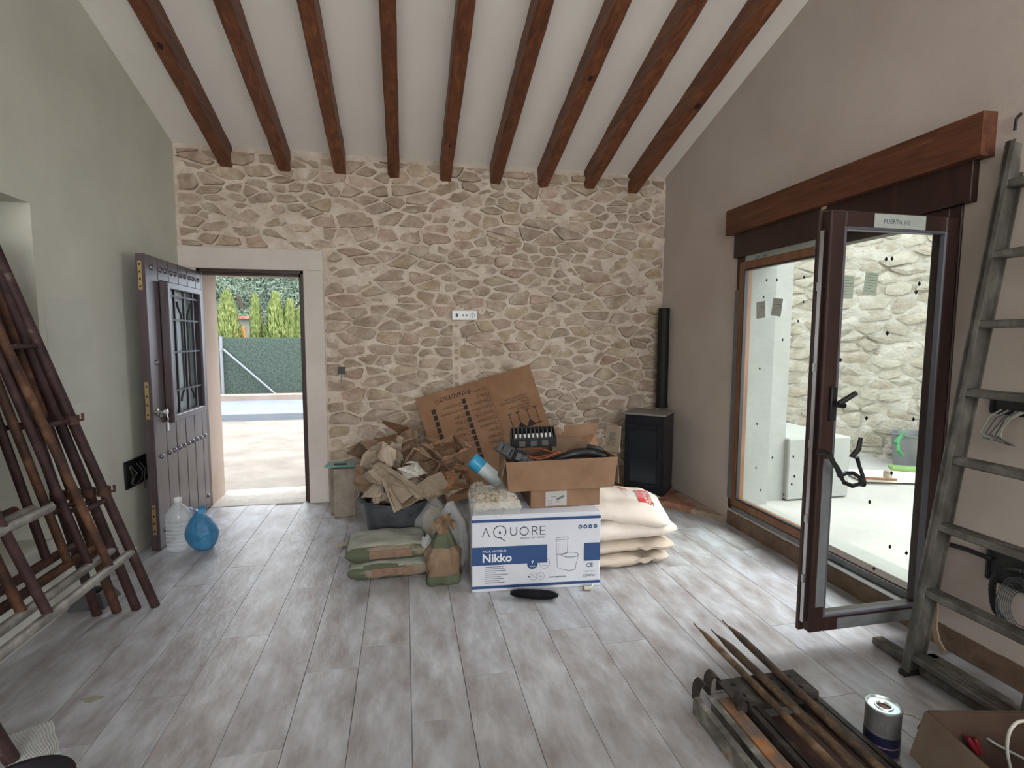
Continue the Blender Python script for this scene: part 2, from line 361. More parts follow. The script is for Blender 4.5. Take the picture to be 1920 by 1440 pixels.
# irregular stones laid in a rectangle u0..u1 x v0..v1 of a wall; M maps (u, v, out) to the world
def clip(poly, n, c):
    out = []
    for i in range(len(poly)):
        a, b = poly[i], poly[(i+1) % len(poly)]; da = a[0]*n[0]+a[1]*n[1]-c; db = b[0]*n[0]+b[1]*n[1]-c
        if da <= 0: out.append(a)
        if (da < 0 < db) or (db < 0 < da):
            t = da/(da-db); out.append((a[0]+(b[0]-a[0])*t, a[1]+(b[1]-a[1])*t))
    return out
def stones(name, parent, M, u0, u1, v0, v1, count, seed, holes=(), mats=None, ratio=1.7, gap=(.008, .022), out=(.008, .026), limit=300, strips=(), top=None, jag=.16):
    rnd = random.Random(seed); pts = []; tries = 0
    w = u1-u0; A = w*(v1-v0)/count; dmin = math.sqrt(A)*.86
    def inside(h, u, v, e=0): return h[0]-e < u < h[1]+e and h[2]-e < v < h[3]+e
    while len(pts) < count and tries < count*90:
        tries += 1; u = rnd.uniform(u0, u1); v = rnd.uniform(v0, v1)
        if any(inside(h, u, v, .012) for h in holes): continue
        # courses of larger and smaller stones
        k = dmin*(1.25-.95*tries/(count*90))*(1+.5*noise.noise(Vector((u*1.7, v*2.6, seed))))*rnd.uniform(.42, 1.45)
        ok = True
        for q in pts:
            du = (u-q[0])/math.sqrt(ratio); dv = (v-q[1])*math.sqrt(ratio)
            if du*du+dv*dv < k*k: ok = False; break
        if ok: pts.append((u, v))
    res = []
    P = np.array([(p[0]/ratio, p[1]) for p in pts])
    G = list(P)
    for u, v in pts:
        for q in ((2*u0-u, v), (2*u1-u, v), (u, 2*v0-v), (u, 2*v1-v)): G.append(np.array((q[0]/ratio, q[1])))
        for h in holes:
            if min(h[1]-h[0], h[3]-h[2]) < .3: continue
            if h[2]-.3 < v < h[3]+.3:
                if u < h[0] and h[0]-u < .4: G.append(np.array(((2*h[0]-u)/ratio, v)))
                if u > h[1] and u-h[1] < .4: G.append(np.array(((2*h[1]-u)/ratio, v)))
            if h[0]-.3 < u < h[1]+.3:
                if v < h[2] and h[2]-v < .3: G.append(np.array((u/ratio, 2*h[2]-v)))
                if v > h[3] and v-h[3] < .3: G.append(np.array((u/ratio, 2*h[3]-v)))
    G = np.array(G)
    for i, p in enumerate(P):
        d = ((G-p)**2).sum(1); o = np.argsort(d)[1:26]
        poly = [(p[0]-.5, p[1]-.5), (p[0]+.5, p[1]-.5), (p[0]+.5, p[1]+.5), (p[0]-.5, p[1]+.5)]
        for j in o:
            q = G[j]; n = q-p; L = math.hypot(*n)
            if L < 1e-5: continue
            n = n/L; m = (p+q)/2; poly = clip(poly, n, float(m@n))
            if len(poly) < 3: break
        pu, pv = p[0]*ratio, p[1]
        for h in holes:
            if h[3]-h[2] > .3 and h[1]-h[0] < .3 and h[2]-.05 < pv < h[3]+.05:
                if pu < h[0]: poly = clip(poly, (1, 0), h[0]/ratio)
                else: poly = clip(poly, (-1, 0), -h[1]/ratio)
        if len(poly) >= 3: res.append([(x*ratio, y) for x, y in poly])
    data = []
    for poly in res:
        cx = sum(x for x, y in poly)/len(poly); cy = sum(y for x, y in poly)/len(poly)
        if top and cy > top(cx)-.02: continue
        # shrink for the joint, round the corners, roughen the outline
        g = rnd.uniform(*gap)
        sh = []
        for x, y in poly:
            dx, dy = x-cx, y-cy; L = math.hypot(dx, dy); k = max(.35, 1-g*1.5/max(L, .01)); sh.append((cx+dx*k, cy+dy*k))
        q = []
        for a in range(len(sh)):
            A_, B_ = sh[a], sh[(a+1) % len(sh)]
            c0, c1 = rnd.uniform(.06, .24), rnd.uniform(.06, .24)
            q.append((A_[0]*(1-c0)+B_[0]*c0, A_[1]*(1-c0)+B_[1]*c0)); q.append((A_[0]*c1+B_[0]*(1-c1), A_[1]*c1+B_[1]*(1-c1)))
        while len(q) > 13:
            ds = [math.hypot(q[a][0]-q[(a+1) % len(q)][0], q[a][1]-q[(a+1) % len(q)][1]) for a in range(len(q))]
            q.pop(ds.index(min(ds)))
        ar = abs(sum(q[a][0]*q[(a+1) % len(q)][1]-q[(a+1) % len(q)][0]*q[a][1] for a in range(len(q))))/2
        if ar < .0006: continue
        q2 = []
        for x, y in q:
            k = 1+rnd.uniform(-jag, jag*.5); q2.append((cx+(x-cx)*k, cy+(y-cy)*k))
        data.append((ar, cx, cy, q2))
    data.sort(key=lambda t: -t[0])
    rest = MB()
    for i, (ar, cx, cy, q) in enumerate(data):
        h = rnd.uniform(*out); tx, ty = rnd.uniform(-.12, .12), rnd.uniform(-.20, .14); n = len(q); vs = []
        for (x, y) in q: vs.append((x-cx, y-cy, -.012))
        for (x, y) in q: vs.append(((x-cx)*.93, (y-cy)*.9, max(.002, h*rnd.uniform(.65, .95)+tx*(x-cx)+ty*(y-cy))))
        for (x, y) in q[::1]: vs.append(((x-cx)*.45, (y-cy)*.45, max(.003, h*rnd.uniform(.95, 1.25)+.5*(tx*(x-cx)+ty*(y-cy)))))
        fs = [(a, (a+1) % n, n+(a+1) % n, n+a) for a in range(n)]+[(n+a, n+(a+1) % n, 2*n+(a+1) % n, 2*n+a) for a in range(n)]+[tuple(range(2*n, 3*n))]
        T = M @ Matrix.Translation((cx, cy, 0))
        if i < limit:
            mb = MB(); mb.add(vs, fs); o = mb.build(name, rnd.choice(mats), parent, smooth=35); o.matrix_basis = T
        else: rest.add(vs, fs, T)
    if rest.v: tag(rest.build('small_stones', mats[0], parent, smooth=35), kind='stuff')
    return len(data)
# ================================================================== THE SETTING
XL, XR, YB, YR = -1.72, 2.40, 4.60, -5.1
def ceil_z(y): return 2.885+.31*(YB-y)
def struct(name, mb, m, label, parent=None, smooth=False):
    o = mb.build(name, m, parent, smooth)
    if parent is None: tag(o, label, name.split('_')[0].split('.')[0], kind='structure')
    return o
# floor slab and planks
f = MB(); f.box((.34, -.25, -.06), (4.14, 9.7, .10)); FL = struct('floor', f, mat('grout', (.42, .41, .41), .9), 'grey whitewashed wood-look plank floor of the room')
plank_ms = []
for i, tint in enumerate([(1, 1, 1), (.98, .985, 1), (1.015, 1.0, .985), (.97, .97, .98)]):
    c = lambda r, g, b: (r*tint[0], g*tint[1], b*tint[2])
    m = ramp_mat('plank_%d' % i, [(.25, c(.24, .215, .22)), (.42, c(.36, .34, .345)), (.53, c(.425, .43, .455)), (.68, c(.56, .58, .62))], 5.5, (2.0, .75, 1), .40, .55, .02, 26, detail=14, dist=.15, bdist=.004, spec=.55)
    plank_ms.append(m)
PW = .2165; rnd = random.Random(5)
jo = {-5: 2.152, -4: 2.535, -3: 1.789, -2: 2.20, 0: 1.82}
plank_cache = {}
for k in range(-8, 12):
    x0 = -.21+k*PW; x1 = x0+PW
    kk = k-1
    x0c, x1c = max(x0, XL), min(x1, XR)
    if x1c-x0c < .02: continue
    off = jo.get(k-1, rnd.uniform(0, 1.2)); y = off-1.2*math.ceil((off-.2)/1.2)
    while y < YB:
        ya, yb = max(y, .2), min(y+1.2, YB); y += 1.2
        if yb-ya < .05: continue
        key = (round(x1c-x0c, 3), round(yb-ya, 3), rnd.randrange(4))
        if key in plank_cache:
            o = plank_cache[key].copy(); COL.objects.link(o)
        else:
            mb = MB(); w, l = key[0]-.0018, key[1]-.0018; e = .0008
            vs = [(-w/2, -l/2, -.01), (w/2, -l/2, -.01), (w/2, l/2, -.01), (-w/2, l/2, -.01)]+[(-w/2, -l/2, -.0012), (w/2, -l/2, -.0012), (w/2, l/2, -.0012), (-w/2, l/2, -.0012)]+[(-w/2+e, -l/2+e, 0), (w/2-e, -l/2+e, 0), (w/2-e, l/2-e, 0), (-w/2+e, l/2-e, 0)]
            mb.add(vs, [(8, 9, 10, 11)]+[(i, (i+1) % 4, 4+(i+1) % 4, 4+i) for i in range(4)]+[(4+i, 4+(i+1) % 4, 8+(i+1) % 4, 8+i) for i in range(4)])
            o = mb.build('plank', plank_ms[key[2]], FL); plank_cache[key] = o
        o.parent = FL; o.location = ((x0c+x1c)/2, (ya+yb)/2, rnd.uniform(-.0006, .0004))
# back wall with the door opening x -1.60..-.80, z 0..1.95
DL, DR, DT = -1.60, -.80, 1.945
w = MB()
w.box(((XL-.3+DL)/2, 4.805, 1.6), (DL-XL+.3, .39, 3.4)); w.box(((DR+XR+.3)/2, 4.86, 1.6), (XR+.3-DR, .5, 3.4)); w.box(((DL+DR)/2, 4.86, (DT+3.3)/2), (DR-DL, .5, 3.3-DT))
WB = struct('wall_back', w, mortar, 'rough stone back wall with pale lime mortar joints')
# the mortar bed: uneven
g = MB(); nx, nz = 230, 170; vs = []; fs = []
for i in range(nx+1):
    for j in range(nz+1):
        u = XL+(XR-XL)*i/nx; v = (ceil_z(YB)+.02)*j/nz
        vs.append((u, YB-.008-.012*(.5+noise.noise(Vector((u*5, v*8, 1))))-.014*noise.noise(Vector((u*11, v*19, 4)))-.006*noise.noise(Vector((u*34, v*40, 9))), v))
for i in range(nx):
    for j in range(nz):
        u = XL+(XR-XL)*(i+.5)/nx; v = (ceil_z(YB)+.02)*(j+.5)/nz
        if u < DR+.03 and v < DT+.03: continue
        a = i*(nz+1)+j; fs.append((a, a+nz+1, a+nz+2, a+1))
g.add(vs, fs); g.build('mortar_bed', mortar, WB, smooth=80)
MW = Matrix(((1, 0, 0, 0), (0, 0, -1, YB-.008), (0, 1, 0, 0), (0, 0, 0, 1)))   # (u, v, out) -> (x, -out, z)
holes = [(-1.9, -.645, -.1, 2.115), (.415, .625, 1.555, 1.645), (-.55, -.485, 1.09, 1.16), (.425, .475, .85, 1.55)]
nst = stones('stone', WB, MW, XL+.01, XR-.005, 0.02, ceil_z(YB)-.03, 540, 11, holes, stone_ms, ratio=2.1, gap=(.000, .010), out=(.005, .034), limit=300)
sm = [c for c in WB.children if c.name.startswith('small_stones')]
# the mortared chase below the socket, with its little cut stones
rnd = random.Random(3)
for k in range(9):
    z = .92+k*.072; mb = MB(); mb.box((.45+rnd.uniform(-.004, .004), YB-.008, z), (.036, .02, .05+rnd.uniform(-.01, .008)), ch=.004); mb.build('stone', rnd.choice(stone_ms), WB)
# left wall with recess y 1.75..2.93
w = MB(); T = .35
w.box((XL-T/2, (2.93+5.1)/2, 2.2), (T, 5.1-2.93, 4.8)); w.box((XL-T/2, (YR+1.75)/2, 2.2), (T, 1.75-YR, 4.8))
w.box((XL-T/2, 2.34, (2.03+4.6)/2), (T, 1.18, 4.6-2.03)); w.box((XL-T/2, 2.34, .10), (T, 1.18, .60))
WL = struct('wall_left', w, plaster_l, 'greenish white plastered left wall behind the scaffold frames')
w = MB(); w.box((XL-T+.03, 2.34, 1.2), (.04, 1.18, 1.68)); 
win2 = tag(thing('window_2', 'deep window recess in the left wall with closed shutters', None, (0, 0, 0)), cat='window', kind='structure')
w.build('shutter', winbrown, win2)
for k in range(13):
    s_ = MB(); s_.box((XL-T+.055, 2.34, .47+k*.125), (.016, 1.1, .11), ch=.004); s_.build('slat', winbrown, win2)
# smoother plaster patch on the left wall
p = MB(); p.box((XL+.0015, 3.17, 1.32), (.003, .38, .55)); p.build('plaster_patch', mat('plaster_patch', (.57, .578, .525), .9, col2=(.62, .627, .57), nscale=3), WL)
# right wall with window opening y 1.88..3.45, z .13..1.99
WY0, WY1, WZ0, WZ1 = 1.88, 3.45, .125, 1.985
w = MB(); T = .3
w.box((XR+T/2, (WY1+5.1)/2, 2.2), (T, 5.1-WY1, 4.8)); w.box((XR+T/2, (YR+WY0)/2, 2.2), (T, WY0-YR, 4.8))
w.box((XR+T/2, (WY0+WY1)/2, (WZ1+4.6)/2), (T, WY1-WY0, 4.6-WZ1)); w.box((XR+T/2, (WY0+WY1)/2, (WZ0-.2)/2), (T, WY1-WY0, WZ0+.2))
WR = struct('wall_right', w, plaster_r, 'pinkish white plastered right wall around the glazed door')
# a rough strip of base plaster under the glazed door
b = MB(); n = 40; prev = None
for i in range(n):
    y0 = 1.2+i*(3.45-1.2)/n; y1 = 1.2+(i+1)*(3.45-1.2)/n; d = .012+.006*noise.noise(Vector((y0*6, 0, 0)))
    b.box((XR-d/2, (y0+y1)/2, .05), (d, y1-y0, .10+.02*noise.noise(Vector((y0*9, 3, 0)))))
struct('baseboard_right', b, mat('raw_plaster', (.14, .088, .06), .95, col2=(.22, .15, .11), nscale=9, bump=.5, bscale=40), 'rough brown base strip under the glazed door')
b = MB(); b.box((2.60, WY1-.004, (WZ0+WZ1)/2), (.24, .008, WZ1-WZ0)); b.box((2.595, (WY0+WY1)/2, WZ0+.003), (.22, WY1-WY0, .006)); struct('trim_6', b, smooth_render, 'outer reveal of the glazed door opening')
# rear wall (behind the camera); its big window is unseen, added for lighting
w = MB(); w.box((.34, YR-.15, .2), (4.7, .3, 1.0)); w.box((.34, YR-.15, 3.9), (4.7, .3, 1.9)); w.box((-1.85, YR-.15, 1.8), (.7, .3, 3)); w.box((2.45, YR-.15, 1.8), (.7, .3, 3))
struct('wall_rear', w, plaster_l, 'plastered wall behind the photographer with an opening for the added window')
w = tag(thing('added_rear_window', 'unseen wide window added behind the photographer for fill light', None), cat='window', kind='structure')
q = MB()
for x in (-1.48, .34, 2.08): q.box((x, YR-.1, 1.83), (.07, .07, 2.3))
for z in (.72, 2.93): q.box((.3, YR-.1, z), (3.6, .07, .07))
q.build('frame', winbrown, w); q = MB(); q.box((.3, YR-.1, 1.83), (3.5, .01, 2.2)); q.build('pane', glass, w)
# ceiling
c = MB(); y0, y1 = YR-.3, YB+.05
vs = [(XL-.3, y0, ceil_z(y0)), (XR+.3, y0, ceil_z(y0)), (XR+.3, y1, ceil_z(y1)), (XL-.3, y1, ceil_z(y1))]
c.add(vs+[(x, y, z+.15) for x, y, z in vs], [(0, 1, 2, 3), (4, 5, 6, 7), (0, 1, 5, 4), (1, 2, 6, 5), (2, 3, 7, 6), (3, 0, 4, 7)])
struct('ceiling', c, plaster_c, 'white plastered sloping ceiling between the brown beams')
# plaster surround of the front door
c = MB(); yy = YB-.012
c.box(((XL+-.645)/2, yy, (DT+2.11)/2), (-.645-XL, .05, 2.11-DT), ch=.004); c.box(((DR-.645)/2, yy, DT/2), (-.645-DR, .05, DT), ch=.004); c.box(((XL+DL)/2, yy, DT/2), (DL-XL, .05, DT), ch=.004)
struct('trim_1', c, casing_m, 'smooth plaster surround of the front door')
# brown frame in the front door opening + peach reveal outside
c = MB(); c.box((DR-.012, YB+.03, DT/2), (.024, .07, DT)); c.box(((DL+DR)/2, YB+.03, DT-.012), (DR-DL, .07, .024)); c.box((DL+.008, YB+.03, DT/2), (.016, .07, DT))
c.box((DR-.035, YB+.05, DT/2), (.022, .03, DT)); c.box(((DL+DR)/2, YB+.05, DT-.035), (DR-DL-.05, .03, .022))
struct('trim_2', c, winbrown, 'thin dark brown frame lining the front door opening')
c = MB(); c.box((DL+.004, 4.83, DT/2), (.008, .33, DT)); c.box((DR-.004, 4.89, DT/2), (.008, .45, DT)); c.box(((DL+DR)/2, 4.89, DT-.004), (DR-DL, .45, .008)); c.box((-1.78, 4.985, 1.2), (.345, .05, 2.6))
struct('trim_3', c, peach, 'peach painted reveal of the front door opening')
c = MB(); c.box(((DL+DR)/2, 4.87, -.045), (DR-DL, .5, .09)); struct('trim_4', c, mat('threshold_dust', (.42, .38, .33), .9, col2=(.52, .48, .42), nscale=12, bump=.5, bscale=30), 'dusty threshold of the front door')

# ------------------------------------------------------------------ ceiling beams
nms = ['first beam from the left wall', 'second beam from the left wall, paler and purplish on its underside', 'third beam from the left wall, with a black knot on its edge', 'fourth beam from the left wall, over the front door side of the pile', 'middle beam of the nine, above the wall sockets', 'fourth beam from the right wall, sixth from the left', 'third beam from the right wall, with one dark knot', 'second beam from the right wall, plain dark brown', 'beam closest to the right wall, orange on its right side']
ends = [425, 541, 644, 741, 837, 927, 1018, 1105, 1184]
SL = Vector((0, -1, .31)).normalized()
for i, px in enumerate(ends):
    x = -1.345+i*.4275
    mb = MB(); rnd = random.Random(i); L = 7.0; W_, H_ = .092, .165
    Md = Matrix.Translation((0, 0, 0)) @ Matrix.Rotation(-math.atan(.31), 4, 'X')
    # hand-sawn: waney edges
    n = 60; vs = []; fs = []
    for k in range(n+1):
        y = .12-k*L/n; a = [rnd.uniform(-.003, .003) for _ in range(4)]
        wane = .007*max(0, noise.noise(Vector((y*5, i*3, 0))))*2
        cs = [(-W_/2+a[0], .01), (-W_/2+a[1]*.6, -H_+.012+wane), (-W_/2+.012+wane, -H_), (W_/2-.010, -H_), (W_/2+a[2]*.6, -H_+.010), (W_/2+a[3], .01)]
        vs += [(cx, y, cz) for cx, cz in cs]
    for k in range(n):
        for j in range(6): fs.append((k*6+j, k*6+(j+1) % 6, (k+1)*6+(j+1) % 6, (k+1)*6+j))
    fs += [tuple(range(6)), tuple(n*6+j for j in range(6))[::-1]]
    mb.add(vs, fs, Md)
    o = mb.build('ceiling_beam', beam_m); o.location = (x, YB, ceil_z(YB)+.008)
    tag(o, 'brown stained wooden ceiling beam, '+nms[i], 'beam', 'exposed ceiling beams')
    kn = MB()
    rnd = random.Random(i*7+3)
    for k in range(1+i % 2):
        yk = -.4-rnd.random()*3.0; zz = -H_-.001+.0; r = rnd.uniform(.010, .02)
        kn.add([(r*math.cos(t*math.pi/5)+rnd.uniform(-.02, .02)*0, yk+1.6*r*math.sin(t*math.pi/5), -H_-.0015) for t in range(10)], [tuple(range(10))], Md)
    kn.build('knot', mat('knot', (.02, .008, .006), .6), o)

# ------------------------------------------------------------------ front door leaf, open against the left wall
D1 = tag(thing('door_1', 'open dark wooden front door with iron window grille and studs', None, (-1.585, 4.60, .015)), cat='door', kind='structure')
# local: x = out towards the room (face at x=0), y = -distance from the hinge, z
DW, DH, TH = .90, 1.905, .05
m = MB(); wy0, wy1, wz0, wz1 = -.69, -.125, .83, 1.735
for (ya, yb, za, zb) in ((-DW, wy0, 0, DH), (wy1, 0, 0, DH), (wy0, wy1, 0, wz0), (wy0, wy1, wz1, DH)):
    m.box((-TH/2, (ya+yb)/2, (za+zb)/2), (TH-.006, yb-ya, zb-za))
m.build('door_core', door_m, D1)
m = MB(); m.box((.0, -.045, DH/2), (.010, .09, DH), ch=.003); m.build('stile', door_m, D1)
m = MB(); m.box((.0, -DW+.085, DH/2), (.010, .17, DH), ch=.003); m.build('stile', door_m, D1)
ys = [-.73+k*.64/4 for k in range(5)]
for k in range(4):
    ya, yb = ys[k]+.003, ys[k+1]-.003
    m = MB(); m.box((.0, (ya+yb)/2, .40), (.010, yb-ya, .80), ch=.004); m.build('board', door_m, D1)
    m = MB(); m.box((.0, (ya+yb)/2, 1.83), (.010, yb-ya, .14), ch=.004); m.build('board', door_m, D1)
def stud(y, z):
    m = MB(); m.lathe([(.018, 0), (.016, .007), (.009, .012), (.0005, .014)], seg=12); o = m.build('stud', steel if False else mat('dull_stud', (.22, .22, .25), .35, .8), D1, smooth=True)
    o.matrix_basis = Matrix.Translation((.005, y, z)) @ Matrix.Rotation(rad(90), 4, 'Y')
for k in range(4):
    for e in (.045, .115): stud(ys[k]+e, 1.83)
    for e in (.04, .12): stud(ys[k]+e, .60)
for z in (.10, .60, 1.22, 1.83): stud(-.81, z)
for z in (.10, .60, 1.22, 1.83): stud(-.045, z)
# grille box: frame proud of the leaf, iron bars, glass
m = MB(); fw = .045; D_ = .052
for (ya, yb, za, zb) in ((wy0-.02, wy0+fw-.02, wz0-.02, wz1+.02), (wy1-fw+.02, wy1+.02, wz0-.02, wz1+.02)):
    m.box((D_/2, (ya+yb)/2, (za+zb)/2), (D_, yb-ya, zb-za), ch=.005)
for (za, zb) in ((wz0-.02, wz0+fw-.02), (wz1-fw+.02, wz1+.02)):
    m.box((D_/2, (wy0+wy1)/2, (za+zb)/2), (D_, wy1-wy0-.03, zb-za), ch=.005)
m.build('grille_frame', door_m, D1)
m = MB(); m.box((-.02, (wy0+wy1)/2, (wz0+wz1)/2), (.006, wy1-wy0, wz1-wz0)); m.build('pane', mat('door_glass', (.42, .49, .51), .35, spec=.6), D1)  # pale opaque colour paints in the pane's reflection
gr = MB(); yc = (wy0+wy1)/2; zc = (wz0+wz1)/2; xx = .030; hw = (wy1-wy0)/2-.025; hh = (wz1-wz0)/2-.025
for y in (-hw, -hw+.10, 0, hw-.10, hw): gr.bar((xx, yc+y, zc-hh), (xx, yc+y, zc+hh), .016, .014)
for z in (-hh, -hh*.62, 0, hh*.52, hh*.9): gr.bar((xx, yc-hw, zc+z), (xx, yc+hw, zc+z), .012, .012, up=(1, 0, 0))
for s in (-1, 1):
    for e in (-1, 1):
        gr.tube([(xx, yc+s*.05, zc), (xx, yc+s*.05, zc+e*.22), (xx, yc+s*.06, zc+e*.27), (xx, yc+s*.10, zc+e*.31), (xx, yc+s*.115, zc+e*.35)], .007, 8)
gr.build('grille', mat('grille_iron', (.03, .03, .038), .5, .2), D1)
for z0, z1 in ((1.68, 1.86), (.86, 1.10), (.10, .30)):
    m = MB(); m.box((-TH/2+.002, -DW-.0015, (z0+z1)/2), (.022, .005, z1-z0)); o = m.build('lock_plate', brass, D1)
    m = MB()
    for t in (.12, .38, .62, .88): m.box((-TH/2+.002, -DW-.005, z0+(z1-z0)*t), (.008, .004, .012))
    m.build('bolt', iron, o)
m = MB(); m.lathe([(.022, 0), (.022, .006), (.012, .01), (.012, .035), (.022, .045), (.02, .06), (.0, .062)], seg=18)
o = m.build('knob', steel, D1, smooth=True); o.matrix_basis = Matrix.Translation((.005, -.845, .90)) @ Matrix.Rotation(rad(90), 4, 'Y')
m = MB(); m.tube([(.03, -.80, .88), (.045, -.80, .87), (.05, -.80, .85), (.045, -.80, .82)], .004, 8); m.lathe([(.012, 0), (.012, .004)], (.048, -.80, .815), 12); m.box((.048, -.803, .80), (.004, .022, .05)); m.box((.044, -.792, .79), (.004, .02, .045)); m.build('key', steel, D1)
m = MB(); m.lathe([(.020, 0), (.020, .006), (.010, .008), (.010, .03), (0, .031)], seg=16); o = m.build('lock', steel, D1, smooth=True); o.matrix_basis = Matrix.Translation((.005, -.80, .88)) @ Matrix.Rotation(rad(90), 4, 'Y')

# ------------------------------------------------------------------ glazed door on the right: window_1 (frame + closed leaf), door_2 (open leaf)
L1 = lambda name, lab, **k: tag(thing(name, lab, None, (XR, 0, 0)), **k)
W1 = L1('window_1', 'fixed glazed leaf and brown frame in the right wall', cat='window', kind='structure')
def frame_rect(mb, x, dx, y0, y1, z0, z1, t, ch=.004):
    mb.box((x, y0+t/2, (z0+z1)/2), (dx, t, z1-z0), ch=ch); mb.box((x, y1-t/2, (z0+z1)/2), (dx, t, z1-z0), ch=ch)
    mb.box((x, (y0+y1)/2, z0+t/2), (dx, y1-y0-2*t, t), ch=ch); mb.box((x, (y0+y1)/2, z1-t/2), (dx, y1-y0-2*t, t), ch=ch)
m = MB(); frame_rect(m, .03, .08, WY0, WY1, WZ0, WZ1, .055); m.build('frame', winbrown, W1)
m = MB(); frame_rect(m, .015, .07, 2.64, WY1-.04, WZ0+.035, WZ1-.035, .062, .008); m.build('sash', rail_wood, W1)
m = MB(); frame_rect(m, -.004, .03, 2.69, WY1-.095, WZ0+.09, WZ1-.09, .012, .003); m.build('glazing_bead', mat('bead_dark', (.03, .025, .025), .4), W1)
m = MB(); m.box((.02, 3.02, 1.05), (.008, .66, 1.70)); m.build('pane', glass, W1)
m = MB(); m.box((-.0135, WY1-.02, .98), (.004, .05, 1.55)); m.build('masking_tape', tape_m, W1)['label'] = 'grey protective tape along the left frame'
m = MB(); m.box((-.0135, 2.98, WZ0+.016), (.004, .82, .032)); m.box((-.0135, 2.2, WZ0+.03), (.004, .6, .035)); m.build('masking_tape', tape_m, W1)['label'] = 'grey protective tape on the bottom rail'
m = MB(); m.box((-.013, 3.02, WZ1-.022), (.004, .66, .045)); tp = m.build('masking_tape', tape_w, W1); tp['label'] = 'pale tape with handwriting above the fixed pane'
def MX(y, z, x=XR-.03):  # text facing -x, reading towards -y
    return frame_M((x, y, z), (0, -1, 0), (0, 0, 1))
m = MB(); text(m, 'SALON 1', MX(3.24, WZ1-.034, -.0165), .028, xs=1.3); m.build('handwriting', dk_ink, tp)
m = MB(); m.box((.014, 2.27, .125), (.10, .76, .02)); m.build('threshold', steel, W1)
def paper(par, M, w, h, lab):
    a = MB(); a.box((0, 0, 0), (w, h, .002), M); o = a.build('paper_label', mat('label_paper', (.60, .61, .57), .7), par); o['label'] = lab
    b = MB()
    for k in range(7):
        if k == 2: rect(b, M, -w*.42, h*.13, w*.42, h*.16, .0016); continue
        rect(b, M, -w*.38, h*(.38-.12*k), w*(.38-.2*(k % 3)), h*(.38-.12*k)+.002, .0016)
    b.build('print', mat('label_print', (.20, .21, .20), .8), o)
for px, py, a, lab in ((1427, 581, 4, 'left paper label on the fixed pane'), (1457, 576, -8, 'right paper label on the fixed pane')):
    c = at(px, py, 0, XR+.012)-Vector((XR, 0, 0))
    paper(W1, frame_M(c, (0, -1, 0), (0, 0, 1)) @ Matrix.Rotation(rad(a), 4, 'Z'), .095, .115, lab)
def pad(par, c, M0):
    a = MB(); a.prism([(0, -.010), (.008, 0), (0, .010), (-.008, 0)], 0, .003, M0); o = a.build('glass_pad', blackp, par); return o
for px, py in ((1438, 525), (1457, 525), (1508, 520), (1432, 557), (1507, 566), (1497, 602), (1468, 637), (1425, 691), (1420, 795), (1449, 858), (1418, 877), (1427, 919), (1488, 856), (1490, 893), (1485, 908), (1470, 927)):
    c = at(px, py, 0, XR+.015)-Vector((XR, 0, 0)); pad(W1, c, frame_M(c, (0, -1, 0), (0, 0, 1)))
# shutter box and lintel above
m = MB(); m.box((XR-.006, (1.83+3.46)/2, (1.985+2.16)/2), (.06, 3.46-1.83, .175), ch=.003); o = m.build('trim_5', winbrown); tag(o, 'dark brown shutter box between the lintel and the glazed door', 'shutter box', kind='structure')
m = MB(); m.box((XR-.038, 2.63, 2.155), (.004, .035, .03)); m.build('sticker', mat('beige_sticker', (.55, .40, .30), .7), o)
m = MB(); n = 24; y0, y1 = 1.775, 3.51; vs = []; fs = []
for i in range(n+1):
    y = y0+(y1-y0)*i/n; w_ = .004*noise.noise(Vector((y*3, 1, 0)))
    vs += [(XR-.075+w_, y, 2.155+w_), (XR-.075+w_, y, 2.33+w_), (XR+.05, y, 2.335+w_), (XR+.05, y, 2.155+w_)]
for i in range(n):
    for j in range(4): fs.append((i*4+j, i*4+(j+1) % 4, i*4+4+(j+1) % 4, i*4+4+j))
fs += [(0, 1, 2, 3), tuple(n*4+j for j in range(4))]
m.add(vs, fs); tag(m.build('lintel_beam', lintel_m), 'thick brown wooden lintel beam above the glazed door', 'lintel')
# open leaf: hinge at (2.38, 1.90); local x towards the tip (-x world), local y thickness
D2 = tag(thing('door_2', 'open brown glazed door leaf swung into the room', None, (2.375, 1.905, 0)), cat='door', kind='structure')
XT = -.652; Z0, Z1 = .112, 1.93
def fr_xz(mb, y, dy, x0, x1, z0, z1, t, ch=.004):
    mb.box((x0+t/2, y, (z0+z1)/2), (t, dy, z1-z0), ch=ch); mb.box((x1-t/2, y, (z0+z1)/2), (t, dy, z1-z0), ch=ch)
    mb.box(((x0+x1)/2, y, z0+t/2), (x1-x0-2*t, dy, t), ch=ch); mb.box(((x0+x1)/2, y, z1-t/2), (x1-x0-2*t, dy, t), ch=ch)
m = MB(); fr_xz(m, 0, .066, XT, 0, Z0, Z1, .070, .005); fr_xz(m, .028, .02, XT-.012, .01, Z0-.012, Z1+.01, .05, .003); m.build('sash', winbrown, D2)
m = MB(); fr_xz(m, -.022, .028, XT+.064, -.064, Z0+.064, Z1-.064, .013, .004); m.build('glazing_bead', mat('bead_grey', (.10, .10, .13), .3), D2)
m = MB(); m.box((XT/2, 0, (Z0+Z1)/2), (-XT-.13, .008, Z1-Z0-.13)); m.build('pane', glass, D2)
FY = -.035
m = MB(); m.box((XT+.335, FY, Z1-.036), (.26, .003, .058)); tp = m.build('masking_tape', tape_w, D2); tp['label'] = 'pale tape with handwriting on the top rail'
m = MB(); text(m, 'PUERTA 1/2', frame_M((XT+.25, FY-.002, Z1-.047), (1, 0, 0), (0, 0, 1)), .026, xs=1.0); m.build('handwriting', dk_ink, tp)
m = MB(); m.box((XT+.042, FY, .56), (.042, .003, .66)); m.build('masking_tape', tape_m, D2)['label'] = 'grey protective tape on the lower stile'
